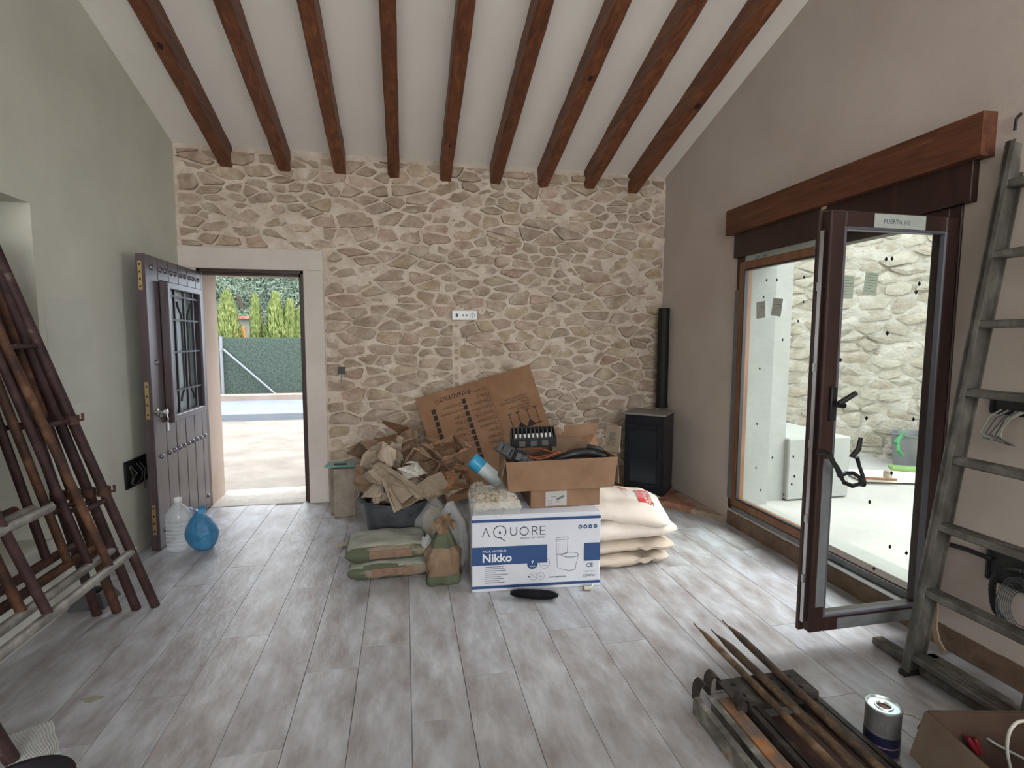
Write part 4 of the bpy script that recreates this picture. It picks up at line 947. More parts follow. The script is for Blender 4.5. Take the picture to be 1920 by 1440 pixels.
# ---- four white plaster sacks
def sack(name, label, c, L_, W_, H_, rzz, m_, seed, group, ry=0, wr=.012, fold=None):
    mb = pillow(L_, W_, H_, seed, wr=wr*1.5, pinch=.07, p=3.4)
    if fold is not None:
        mb.v = [(x, y, z-fold*math.exp(-(x-fold*0-.10)**2/.0022)*(.7 if z > 0 else -.5)) for x, y, z in mb.v]
    o = one(mb, name, m_, label, 'sack', group, smooth=80); o.location = c; o.rotation_euler = (0, ry, rzz); return o
G = 'white plaster sacks stacked beside the carton'
s1 = sack('plaster_sack', 'lowest plaster sack of the stack, beige and pinched in the middle', (1.325, 3.05, .045), .60, .42, .09, rad(3), sackb, 1, G, fold=.04, wr=.014)
s2 = sack('plaster_sack', 'second plaster sack from the floor, beige with a fold', (1.345, 3.05, .125), .63, .42, .09, rad(-2), sackb, 2, G, fold=.030, wr=.014)
s3 = sack('plaster_sack', 'fat plain white plaster sack, second from the top of the stack', (1.355, 3.05, .230), .64, .44, .145, rad(-3), sackw, 3, G)
s4 = sack('plaster_sack', 'top plaster sack with red printing', (1.335, 3.05, .350), .61, .46, .125, rad(-10), sackw, 4, G, ry=rad(9)); s4.rotation_euler = (rad(9), rad(9), rad(-10))
# red print lying on the top sack's upper surface
def on_top(o, x, y):
    best = None
    for v in o.data.vertices:
        if v.co.z > 0:
            d_ = (v.co.x-x)**2+(v.co.y-y)**2
            if best is None or d_ < best[0]: best = (d_, v.co.z)
    return best[1]
m = MB()
def drape(mb0, o, off=.004):
    return [(x, y, on_top(o, x, y)+off) for x, y, z in mb0.v]
q = MB(); text(q, 'SUMOS', TR((.155, .11, 0), rz=rad(-90)) , .062, thick=.001); 
for a in range(6): q.add([(.10, .10-a*.03, 0), (.145, .10-a*.03, 0), (.145, .07-a*.03, 0), (.10, .07-a*.03, 0)], [(0, 1, 2, 3)])
text(q, 'YESO', TR((-.02, .13, 0), rz=rad(-75)), .05); text(q, 'FINO', TR((.03, .12, 0), rz=rad(-75)), .03)
q.v = drape(q, s4); tag(q.build('red_print', red_ink, s4), kind='stuff')
m = MB(); nx = ny = 12; vs = []; fs = []
for i in range(nx+1):
    for j in range(ny+1):
        u, v = i/nx-.5, j/ny-.5; k = 1/(1+.9*(abs(u)*2)**4*(abs(v)*2)**4)
        vs.append((u*.26*k, v*.20*k, .008+.008*noise.noise(Vector((u*6, v*6, 1)))))
for i in range(nx):
    for j in range(ny): a = i*(ny+1)+j; fs.append((a, a+ny+1, a+ny+2, a+1))
m.add(vs, fs); o = one(m, 'plastic_film', clearp, 'clear plastic film lying at the back of the top plaster sack', 'film', smooth=80); c = at(1195, 922, 2, .47); o.location = (c.x, c.y, .448); o.rotation_euler = (rad(-4), rad(7), rad(-10))
# ---- cement sacks
G = 'green and brown cement sacks left of the pile'
for i, (z, dx, rzz, lab) in enumerate([(.054, .012, -1, 'lower green and brown cement sack lying on the floor'), (.160, -.005, 1.5, 'upper green and brown cement sack with a dusty top')]):
    mb = pillow(.47, .31, .114, 20+i, wr=.010, pinch=.01, box=1); o = one(mb, 'cement_sack', cement_pap, lab, 'sack', G, smooth=60); o.data.materials.append(cement_top); [setattr(p_, 'material_index', 1) for p_ in o.data.polygons if p_.normal.z > .72]; o.location = (-.112+dx, 3.14, z); o.rotation_euler = (0, 0, rad(rzz))
    q = MB(); q.box((.02, -.152, .0), (.24, .006, .045)); q.build('label', mat('sack_label', (.20, .12, .09), .8, col2=(.27, .18, .13), nscale=20), o)
# ---- standing green and brown sack
def standing_sack(name, lab, c, r, h, seed, m_, cat='sack', top=.3, amp=.12, seg=40, group=None, rings=22):
    mb = MB(); vs = []; fs = []
    for i in range(rings+1):
        v = i/rings
        if v < 1-top: rr = r*(1-.10*v)*(1 if v > .05 else .85+3*v)
        else: k = (v-(1-top))/top; rr = r*(.9-.72*k**.8)
        for j in range(seg):
            a = 2*math.pi*j/seg; w_ = 1+amp*noise.noise(Vector((math.cos(a)*2.2, math.sin(a)*2.2, v*3+seed)))+amp*.7*noise.noise(Vector((math.cos(a)*6, math.sin(a)*6, v*5+seed*2)))
            sq = 1/max(abs(math.cos(a)), abs(math.sin(a)))**.45
            vs.append((rr*sq*w_*math.cos(a), rr*sq*w_*math.sin(a)*.8, h*v+.01*noise.noise(Vector((a, v*4, seed)))*(v > .1)))
    for i in range(rings):
        for j in range(seg): fs.append((i*seg+j, i*seg+(j+1) % seg, (i+1)*seg+(j+1) % seg, (i+1)*seg+j))
    fs.append(tuple(range(seg))[::-1]); fs.append(tuple(rings*seg+j for j in range(seg))); mb.add(vs, fs)
    o = one(mb, name, m_, lab, cat, group, smooth=60); o.location = c; return o
ss = standing_sack('adhesive_sack', 'half used brown and green sack standing with its neck gathered', (.205, 2.93, 0), .098, .335, 5, kraft, top=.45, amp=.2)
def band(o, z0, z1, m_, name):
    mb = MB(); me = o.data; me2 = MB(); idx = {}
    for p in me.polygons:
        c = p.center
        if z0 < c.z < z1 and len(p.vertices) == 4:
            ids = []
            for vi in p.vertices:
                if vi not in idx: v = me.vertices[vi]; idx[vi] = len(me2.v); me2.v.append(tuple(v.co+v.normal*.0025))
                ids.append(idx[vi])
            me2.f.append(tuple(ids))
    return me2.build(name, m_, o, smooth=60)
band(ss, .215, .29, green_pap, 'green_band'); band(ss, -.01, .055, green_pap, 'green_band')
m = sheet(.10, .12, 3, 5, 80, 8, 8, .006); o = m.build('torn_neck', mat('torn_rust_paper', (.13, .065, .035), .8, col2=(.26, .18, .12), nscale=15), ss); o.matrix_basis = TR((.0, 0, .345), rx=rad(70), ry=.5)
m = sheet(.07, .10, 6, 4, 80, 8, 8, .006); o = m.build('torn_neck', mat('torn_rust_paper', (.22, .11, .06)), ss); o.matrix_basis = TR((.03, .01, .34), rx=rad(80), ry=-.7)
cb1 = standing_sack('clear_plastic_bag', 'tall clear plastic bag standing against the white carton', (.262, 3.13, 0), .095, .40, 8, clearp, 'bag', top=.25, amp=.3)
m = crumple((.13, .11, .34), 77, .3); o = m.build('crumpled_filling', mat('grey_filling', (.22, .21, .20), .8, col2=(.34, .33, .32), nscale=10), cb1); o.location = (0, 0, .18)
cb2 = standing_sack('clear_plastic_bag', 'squat clear plastic bag of brown scraps right of the black bucket', (.165, 3.40, 0), .12, .36, 9, clearp, 'bag', top=.3, amp=.25)
m = crumple((.19, .15, .30), 78, .3); o = m.build('crumpled_filling', kraft_l, cb2); o.location = (0, 0, .16)
c = at(800, 1022, 1, 2.93); m = crumple((.07, .05, .10), 55, .4); o = one(m, 'clear_wrapper', clearp, 'small crumpled clear wrapper between the cement sacks and the gathered sack', 'wrapper'); o.location = (c.x, 2.99, c.z-.01)
# ---- black rubber bucket and the waste paper in it
t = thing('rubber_bucket', 'black rubber builder bucket full of waste paper', 'bucket', (-.055, 3.50, 0))
m = MB(); m.lathe([(.0, .0), (.165, .0), (.175, .01), (.222, .33), (.232, .335), (.232, .347), (.214, .347), (.17, .03), (0, .03)], seg=48, sx=1.04); m.build('body', rubber, t, smooth=True)
for s in (-1, 1):
    m = MB(); m.tube([(s*.225, -.07, .335), (s*.25, -.05, .36), (s*.25, .05, .36), (s*.225, .07, .335)], .011, 8); m.build('handle', rubber, t, smooth=True)
# crumpled things: px, py, depth, (w, d, h), material, kind, label
heap = [
 (736, 905, 3.38, (.38, .28, .26), kraft_l, 'c', 'pale crumpled paper sack with faded green print on top of the black bucket', 41),
 (775, 880, 3.46, (.14, .16, .10), mat('white_paper', (.50, .47, .43), .8, col2=(.62, .59, .55), nscale=8), 'c', 'white crumpled paper over the back of the black bucket', 42),
 (700, 868, 3.95, (.36, .26, .30), kraft, 'c', 'brown crumpled sack at the far left of the paper heap', 43),
 (760, 845, 3.85, (.20, .2, .26), kraft, 'c', 'tall crumpled brown sack standing in the middle of the paper heap', 44),
 (728, 850, 3.75, (.20, .18, .22), kraft_l, 'c', 'light tan crumpled sack left of the folded cartons', 45),
 (805, 875, 3.62, (.30, .20, .14), kraft, 'c', 'flattened brown sack below the broken carton', 47),
 (850, 888, 3.50, (.19, .16, .22), kraft, 'c', 'open mouthed brown sack right of the black bucket', 48),
 (815, 905, 3.35, (.17, .15, .16), kraft_l, 'c', 'pale torn paper wedge hanging over the right rim of the black bucket', 49),
 (790, 935, 3.55, (.34, .3, .32), kraft, 'c', 'brown crumpled sack buried at the foot of the paper heap', 50),
 (700, 900, 3.75, (.30, .26, .30), kraft, 'c', 'brown crumpled sack behind the left side of the black bucket', 51),
 (745, 815, 4.10, (.36, .3, .20), card_d, 'c', 'dark crumpled carton at the top rear of the paper heap', 52),
 (765, 832, 3.80, (.30, .24, .02), kraft, 's', 'creased brown paper sheet over the top of the paper heap', 53),
 (815, 830, 3.72, (.28, .22, .02), card, 's', 'bent brown carton sheet at the crest of the paper heap', 54),
 (735, 872, 3.62, (.24, .22, .02), kraft_l, 's', 'light folded paper sheet facing the front door', 55),
 (770, 888, 3.50, (.18, .20, .02), kraft, 's', 'brown folded paper strip over the middle of the heap', 56),
 (840, 865, 3.55, (.22, .20, .02), kraft, 's', 'brown folded paper sheet next to the blue capped tube', 57),
 (845, 900, 3.36, (.16, .18, .02), mat('grey_brown_paper', (.22, .17, .13), .8, col2=(.32, .26, .21), nscale=8), 's', 'dark torn paper sheet above the clear bags', 58),
 (700, 840, 3.98, (.34, .22, .02), kraft, 's', 'brown paper sheet sloping down the rear left of the heap', 59),
 (712, 925, 3.50, (.24, .24, .16), kraft_l, 'c', 'pale crumpled sack pressed into the left side of the black bucket', 66),
 (770, 930, 3.46, (.26, .22, .14), kraft, 'c', 'brown crumpled sack pressed into the right side of the black bucket', 67),
 (682, 975, 3.62, (.13, .12, .09), kraft_l, 'c', 'small crumpled paper on the floor left of the black bucket', 60),
 (645, 997, 3.55, (.07, .06, .02), kraft_l, 's', 'tiny torn paper scrap on the floor by the concrete slab', 61),
]
for px, py, dy, sz, m_, k, lab, sd in heap:
    c = at(px, py, 1, dy)
    if k == 'c' and py < 960 and sd not in (50, 51):
        m = sheet(1.5, 1.25, sd, 8, 95, 18, 15, .012)
        lo = [min(v[i] for v in m.v) for i in range(3)]; hi = [max(v[i] for v in m.v) for i in range(3)]
        m.v = [tuple((v[i]-(lo[i]+hi[i])/2)/(hi[i]-lo[i])*sz[i]*1.18 for i in range(3)) for v in m.v]
        o = one(m, 'crumpled_sack', m_, lab, 'waste paper', 'waste paper heap behind the carton'); solid(o, .002)
        o.matrix_world = TR(c, rz=sd*1.3)
    elif k == 'c':
        m = crumple(sz, sd, .42, sub=3); o = one(m, 'crumpled_sack', m_, lab, 'waste paper', 'waste paper heap behind the carton')
        if py > 960: c.z = sz[2]*.42
        o.matrix_world = TR(c, rz=sd*1.3)
    else:
        m = sheet(sz[0], sz[1], sd, 5, 75, 14, 12, .004); o = one(m, 'creased_sheet', m_, lab, 'waste paper', 'waste paper heap behind the carton'); solid(o, .0025)
        r_ = random.Random(sd)
        if py > 960: c.z = .02; o.matrix_world = TR(c, rz=1)
        else: o.matrix_world = TR(c, rx=rad(r_.uniform(25, 65)), ry=rad(r_.uniform(-30, 30)), rz=r_.uniform(-.7, .7))
def torn_carton(name, lab, c, w, d, h, rx, ry, rzz, m_, sd):
    r_ = random.Random(sd); m = MB(); T_m = TR(c, rx, ry, rzz); J = lambda: r_.uniform(-.12, .12)
    P = [Vector((sx*w/2, sy*d/2, 0)) for sx, sy in ((-1, -1), (1, -1), (1, 1), (-1, 1))]; Q = [p+Vector((J()*w, J()*d, h*(1+J()*1.5))) for p in P]
    q = MB()
    def pan(a, b, c_, d_):
        n_ = 6; g = [[(a.lerp(b, i/n_)).lerp(d_.lerp(c_, i/n_), j/n_)+noise.noise_vector(Vector((i*.7, j*.7, sd)))*.012 for j in range(n_+1)] for i in range(n_+1)]
        q.add([v for col in g for v in col], [(i*(n_+1)+j, (i+1)*(n_+1)+j, (i+1)*(n_+1)+j+1, i*(n_+1)+j+1) for i in range(n_) for j in range(n_)])
    pan(P[0], P[1], P[2], P[3])
    for i in range(4):
        a, b = P[i], P[(i+1) % 4]; a2, b2 = Q[i], Q[(i+1) % 4]; pan(a, b, b2, a2)
        o_ = (a2+b2)/2; o_.z = 0; o_ = o_.normalized() if o_.length > .001 else Vector((1, 0, 0)); k = r_.uniform(.3, .55)*min(w, d)
        pan(a2, b2, b2.lerp(a2, .1)+o_*k*r_.uniform(-.6, 1)+Vector((0, 0, k*r_.uniform(-.5, .7))), a2.lerp(b2, .1)+o_*k*r_.uniform(-.6, 1)+Vector((0, 0, k*r_.uniform(-.4, .7))))
    o = one(q, name, m_, lab, 'carton', 'torn cartons on the paper heap'); solid(o, .003); o.matrix_world = T_m
torn_carton('torn_carton', 'torn brown carton with open flaps at the top right of the paper heap', at(838, 862, 1, 3.62), .19, .16, .13, rad(38), rad(-12), rad(20), card, 5)
torn_carton('torn_carton', 'crushed brown carton lying on its side in the middle of the paper heap', at(795, 872, 1, 3.58), .20, .15, .12, rad(65), rad(25), rad(-25), kraft, 9)
torn_carton('torn_carton', 'small tan carton facing the front door on the left of the paper heap', at(728, 868, 1, 3.62), .15, .13, .13, rad(50), rad(-30), rad(-50), kraft_l, 14)
torn_carton('torn_carton', 'dark open carton above the clear plastic bags', at(848, 908, 1, 3.40), .14, .13, .12, rad(55), rad(15), rad(30), card_d, 23)
# ---- big flattened carton leaning on the stone wall
o3 = Vector((.085, 4.47, .885)); ux_ = Vector((.963, .02, .269)).normalized(); dn = Vector((.269, -.30, -.963)).normalized()
t = thing('flattened_carton', 'large flattened brown carton with upside-down lettering leaning on the stone wall', 'cardboard', o3)
CM = frame_M((0, 0, 0), ux_, -dn)     # x along the top edge, y up the sheet, z towards the room
if (CM.to_3x3() @ Vector((0, 0, 1))).y > 0: print('CARTON NORMAL')
F1, CW, CH = .63, 1.03, .925
m = MB(); m.box((F1/2, -CH/2, 0), (F1-.004, CH, .006), CM); m.build('panel', card_d, t)
CM2 = CM @ Matrix.Translation((F1, 0, 0)) @ Matrix.Rotation(rad(-5), 4, 'Y')
m = MB(); m.box(((CW-F1)/2+.002, -CH/2, 0), (CW-F1-.004, CH, .006), CM2); m.build('panel', card_d, t)
m = MB(); m.box((F1, -CH/2, -.001), (.010, CH, .004), CM); m.build('fold', mat('fold_line', (.20, .11, .06), .9), t)
FL_ = CM @ Matrix.Translation((0, 0, .0045)) @ Matrix.Rotation(math.pi, 4, 'Z')   # upside-down writing: x runs left, y runs down
m = MB()
text(m, 'PANADERO', FL_ @ Matrix.Translation((-.465, .055, 0)), .052, thick=.0003, xs=1.0)
ring2(m, FL_, -.165, .085, .016, .003)
names1 = ['LUGANO', 'ALMUDENA', 'EIRE', 'BOJA', 'NILO', 'IBIZA', 'ASPEN']; names2 = ['CASTILLA', 'NILO', 'MADRID 3V', 'DOURO 2V', 'FOGO 70', 'ESCORIAL', 'HABANA', 'LIRA', 'TEIDE', 'ETNA', 'ALPES']
for k, s_ in enumerate(names1):
    y = .145+k*.052; text(m, s_, FL_ @ Matrix.Translation((-.325, y, 0)), .030); line2(m, FL_, [(-.365, y), (-.340, y), (-.340, y+.024), (-.365, y+.024)], .003, closed=True)
for k, s_ in enumerate(names2):
    y = .075+k*.052; text(m, s_, FL_ @ Matrix.Translation((-.575, y, 0)), .030); line2(m, FL_, [(-.615, y), (-.588, y), (-.588, y+.024), (-.615, y+.024)], .003, closed=True)
for k in range(7): rect(m, FL_, -.135, .135+k*.055, -.10, .178+k*.055)
for k in range(10): rect(m, FL_, -.405, .120+k*.055, -.372, .163+k*.055)
m.build('print', black_ink, t)
FR_ = CM2 @ Matrix.Translation((0, 0, .0045)) @ Matrix.Rotation(math.pi, 4, 'Z')
m = MB()
for k, s_ in enumerate(['HANDLE WITH CARE', 'MANEJAR CON CUIDADO', 'FRAGIL', 'HECHO EN ESPAÑA', 'THIS SIDE UP']): text(m, s_, FR_ @ Matrix.Translation((-.30, .235+k*.026, 0)), .024, xs=.9)
for k, x in enumerate((-.33, -.255, -.17, -.095)):
    y0, y1 = .37, .50; line2(m, FR_, [(x, y0), (x, y1)], .006); line2(m, FR_, [(x-.016, y0), (x+.016, y0)], .007)
    if k in (1, 2): m.add([(x-.045, y1+.02, 0), (x+.045, y1+.02, 0), (x+.006, y1-.035, 0), (x-.006, y1-.035, 0)], [(0, 1, 2, 3)], FR_)
    else: line2(m, FR_, [(x-.02, y1+.01), (x+.02, y1+.01)], .009)
m.build('print', black_ink, t)
# ---- concrete slabs with the teal tablet on them
m = MB(); m.box((0, 0, .19), (.165, .045, .38), TR((-.475, 4.17, 0), rz=rad(4), rx=rad(-6)), ch=.006); one(m, 'concrete_slab', dustg, 'front stained concrete slab leaning by the door surround', 'slab', 'slabs by the door surround')
m = MB(); m.box((0, 0, .19), (.17, .04, .38), TR((-.505, 4.25, 0), rz=rad(3), rx=rad(-6)), ch=.006); one(m, 'concrete_slab', dustg, 'rear concrete slab hidden behind the front one, by the door surround', 'slab', 'slabs by the door surround')
t = thing('teal_tray', 'thin teal plate resting on top of the concrete slabs', 'plate', (-.505, 4.24, .402))
m = MB(); m.box((0, 0, 0), (.22, .16, .012), TR((0, 0, .0), rz=rad(-5)), ch=.003); m.build('plate', mat('teal_plate', (.16, .32, .29), .5), t)
t = MB(); t.tube([(-.045, -.03, 0), (.05, -.035, 0)], .006, 8); o = one(t, 'marker_pen', blackp, 'black pen lying on the teal plate', 'pen'); o.location = (-.505, 4.22, .416)
# ---- black fluffy brush head on the floor, white cap
P0 = Vector((.545, 2.645, .030)); P1 = Vector((.785, 2.575, .028)); t = thing('fluffy_duster', 'black fluffy duster head lying in front of the white carton', 'duster', P0); d = P1-P0
m = MB(); m.tube([d*k/8 for k in range(9)], [.010, .018, .022, .024, .025, .025, .024, .020, .008], 12); m.build('core', blackfur, t, smooth=True)
rnd = random.Random(8); m = MB(); dn_ = d.normalized(); s1_ = dn_.orthogonal().normalized(); s2_ = dn_.cross(s1_)
for k in range(9000):
    u = rnd.random(); a = rnd.uniform(0, 6.28); o_ = s1_*math.cos(a)+s2_*math.sin(a); r_ = .020*(1-(2*u-1)**6); p = d*u+o_*r_; q_ = (o_+dn_*rnd.gauss(0, .6)*(1 if u < .5 else 1.3)).normalized()*rnd.uniform(.008, .020)
    if (p+q_).z < -.026: continue
    e = dn_.cross(o_)*.0011; m.add([p-e, p+e, p+q_], [(0, 1, 2)])
tag(m.build('bristles', blackfur, t), kind='stuff')
t = thing('plastic_plug', 'small white plastic plug on the floor at the carton corner', 'plug', (.965, 2.655, .012)); m = MB(); m.tube([(0, 0, 0), (.035, -.01, .0)], .012, 10); m.tube([(.035, -.01, 0), (.055, .02, .005)], .006, 8); m.build('body', mat('cream_plastic', (.55, .53, .47), .5), t, smooth=True)
m = MB(); m.tube([(-.008, .002, 0), (0, 0, 0)], .009, 10); m.build('tip', greyp, t)
# ---- water bottle and blue bag
t = thing('water_jug', 'empty clear five litre water bottle by the open front door', 'bottle', (-1.475, 3.72, 0)); prof = [(0, 0), (.068, 0), (.076, .01)]
for k in range(7): z = .03+k*.026; prof += [(.077, z), (.070, z+.006), (.077, z+.013)]
prof += [(.078, .215), (.074, .245), (.058, .275), (.034, .300), (.021, .310), (.020, .325)]
m = MB(); m.lathe(prof, seg=28, sx=1.0, sy=.92); m.build('body', bottlep, t, smooth=60)
m = MB(); m.lathe([(.0, .348), (.022, .348), (.024, .344), (.024, .324), (.021, .322)], seg=20); m.build('cap', whitep, t, smooth=True)
m = MB()
for k in range(7): z = .036+k*.026; m.lathe([(.0705, z-.002), (.0715, z), (.0705, z+.002)], seg=28, sy=.92)
m.build('rib', mat('bottle_rib', (.75, .80, .85), .2, alpha=.55), t)
t = thing('blue_bag', 'knotted blue plastic rubbish bag beside the clear bottle', 'bag', (-1.318, 3.70, 0))
m = MB(); vs = []; fs = []; seg, rings = 48, 26
for i in range(rings+1):
    v = i/rings; z = .255*v; rr = .098*math.sin(min(1, v*1.55+.28)*math.pi/2)**.7 if v < .45 else .098*(1-((v-.45)/.55)**1.5*.86)
    if v < .06: rr *= .8+3.3*v
    for j in range(seg):
        a = 2*math.pi*j/seg; w_ = 1+.10*noise.noise(Vector((math.cos(a)*1.5, math.sin(a)*1.5, v*2)))+(.02+.10*v)*noise.noise(Vector((math.cos(a)*5, math.sin(a)*5, v*1.4+4)))
        vs.append((rr*w_*math.cos(a)-.03*v, rr*w_*math.sin(a)*.9, z))
for i in range(rings):
    for j in range(seg): fs.append((i*seg+j, i*seg+(j+1) % seg, (i+1)*seg+(j+1) % seg, (i+1)*seg+j))
fs.append(tuple(range(seg))[::-1]); fs.append(tuple(rings*seg+j for j in range(seg))); m.add(vs, fs); m.build('body', bluebag, t, smooth=60)
m = MB(); m.tube([(-.035, 0, .25), (-.03, 0, .262)], .017, 12); m.build('knot', bluebag, t, smooth=True)
for a_, l in ((2.6, .06), (.4, .055)):
    m = sheet(.05, l, int(a_*10), 3, 40, 6, 6, .003); o = m.build('tied_end', bluebag, t); o.matrix_basis = TR((-.03+.03*math.cos(a_), -.01, .272), rx=rad(60), rz=a_)
# ---- stove, flue pipe, hearth
Zh = .052
tri = [(XR-.003, 4.59), (XR-.003, 3.50), (1.86, 4.20), (1.80, 4.59)]
h = thing('hearth', 'low corner hearth of terracotta bricks under the stove', 'hearth', (XR, YB, 0))
m = MB(); m.prism([(x-XR, y-YB) for x, y in tri], 0, Zh-.014); m.build('mortar_base', mat('hearth_mortar', (.30, .22, .17), .95, col2=(.42, .33, .27), nscale=12, bump=.5), h)
import itertools
def inside(p, poly):
    c = False; n = len(poly)
    for i in range(n):
        a, b = poly[i], poly[(i+1) % n]
        if (a[1] > p[1]) != (b[1] > p[1]) and p[0] < (b[0]-a[0])*(p[1]-a[1])/(b[1]-a[1])+a[0]: c = not c
    return c
e0 = Vector((2.395, 3.50, 0)); e1 = Vector((1.86, 4.20, 0)); ed = (e1-e0).normalized(); en = Vector((ed.y, -ed.x, 0)); 
if en.dot(Vector((XR, YB, 0))-e0) < 0: en = -en
HM = Matrix((ed, en, Vector((0, 0, 1)))).transposed().to_4x4(); HM.translation = e0-Vector((XR, YB, 0))
rnd = random.Random(6)
for r_ in range(6):
    for k in range(-4, 6):
        cx_, cy_ = .125+k*.25+(r_ % 2)*.12, .058+r_*.125; p = HM @ Vector((cx_, cy_, 0))+Vector((XR, YB, 0))
        if inside((p.x, p.y), tri) and p.x < XR-.09 and p.y < YB-.08:
            m = MB(); m.box((cx_, cy_-(.004 if r_ == 0 else 0), Zh/2+rnd.uniform(-.001, .002)), (.238, .113, Zh), HM, ch=.004); m.build('brick', brickm, h)
ang = math.atan2(-.65, .76); SC = Vector((2.125, 4.235, Zh+.002))
t = thing('wood_stove', 'black steel corner wood stove with glass door on the brick hearth', 'stove', SC, ang-rad(1)); sw, sd_, sh = .345, .33, .70
m = MB(); m.box((0, 0, sh/2), (sw, sd_, sh-.02), ch=.006); m.build('body', stovem, t)
m = MB(); m.box((0, 0, sh-.004), (sw+.02, sd_+.02, .016), ch=.004); m.build('top_plate', mat('stove_top', (.20, .18, .165), .6, col2=(.26, .24, .22), nscale=10), t)
m = MB(); m.box((0, 0, .012), (sw+.006, sd_+.006, .024), ch=.004); m.build('plinth', stovem, t)
dd = MB(); fx = sd_/2; y_ = -fx-.008
for (xa, xb, za, zb) in ((-.15, -.115, .06, .61), (.115, .15, .06, .61), (-.115, .115, .06, .10), (-.115, .115, .565, .61)): dd.box(((xa+xb)/2, y_, (za+zb)/2), (xb-xa, .022, zb-za), ch=.003)
do = dd.build('door', stovem, t); m = MB(); m.box((0, y_+.002, .333), (.232, .006, .468)); m.build('glass', stoveg, do)
m = MB(); m.box((.138, y_-.018, .36), (.008, .014, .05), ch=.003); m.build('handle', iron, do)
m = MB(); m.box((-.02, -fx-.003, .655), (.07, .006, .012)); m.build('air_slider', iron, t)
m = MB(); m.box((0, -fx-.001, .04), (.28, .004, .02)); m.build('ash_lip', stovem, t)
pc = at(1242, 700, 1, 4.44); t = thing('flue_pipe', 'straight black flue pipe rising from the stove, cut off short', 'pipe', (pc.x, 4.44, Zh+.73)); ztop = at(1244, 578, 1, 4.44).z
m = MB(); hL = ztop-(Zh+.73); m.lathe([(.050, 0), (.050, hL), (.047, hL), (.047, .0)], seg=28); m.build('tube', pipem, t, smooth=True)
m = MB(); m.lathe([(.050, -.022), (.056, -.022), (.056, .02), (.050, .022)], seg=28); m.build('collar', pipem, t, smooth=True)
# ---- wall sockets
def plate(name, lab, c, M_, w_, h_): pass
t = thing('socket_plate', 'white triple wall socket plate on the stone wall', 'socket', (.520, YB-.045, 1.598))
m = MB(); m.box((0, .008, 0), (.218, .022, .082), ch=.004); m.build('plate', whitep, t)
m = MB(); m.box((-.068, -.005, 0), (.020, .006, .026)); m.build('data_port', blackp, t)
for x in (-.013, .017):
    m = MB(); m.lathe([(.0, 0), (.008, 0), (.008, .006)], seg=12); o = m.build('aerial_port', greyp, t); o.matrix_basis = TR((x, -.004, 0), rx=rad(90))
m = MB(); m.lathe([(.0, -.004), (.017, -.004), (.019, .002), (.021, .002)], seg=20); o = m.build('power_socket', mat('socket_grey', (.42, .42, .45), .5), t, smooth=True); o.matrix_basis = TR((.068, -.006, 0), rx=rad(90))
m = MB(); m.box((0, -.006, 0), (.002, .004, .05)); m.build('pin_slot', blackp, t).location = (.068, 0, 0)
t = thing('junction_box', 'small black junction box in the stone wall right of the front door', 'junction box', (-.518, YB-.040, 1.127)); m = MB()
for s in (-1, 1): m.box((s*.026, 0, 0), (.006, .03, .058)); m.box((0, 0, s*.026), (.058, .03, .006))
m.box((0, -.006, 0), (.05, .024, .05)); m.build('box', blackp, t); m = MB(); m.tube([(0, .0, -.03), (-.004, -.004, -.06), (-.006, -.0, -.095)], .0025, 6); m.build('wire', greyp, t)
# left wall recessed box with wires
t = thing('junction_box', 'black recessed junction box with loose wires in the left wall', 'junction box', (XL, 3.745, .535)); m = MB()
for s in (-1, 1): m.box((.004, s*.14, 0), (.02, .008, .17)); m.box((.004, 0, s*.083), (.02, .28, .008))
m.box((.002, 0, 0), (.006, .28, .166)); m.build('box', blackp, t)
rnd = random.Random(12)
for k in range(5):
    m = MB(); y = rnd.uniform(-.1, .1); m.tube([(.01, y, .05), (.035, y+rnd.uniform(-.05, .05), 0), (.03, y+rnd.uniform(-.05, .05), -.05), (.02, y+rnd.uniform(-.08, .08), -.085-.05*(k == 2))], .003, 6); m.build('wire', [greyp, green_pap, greyp, iron, green_pap][k], t)
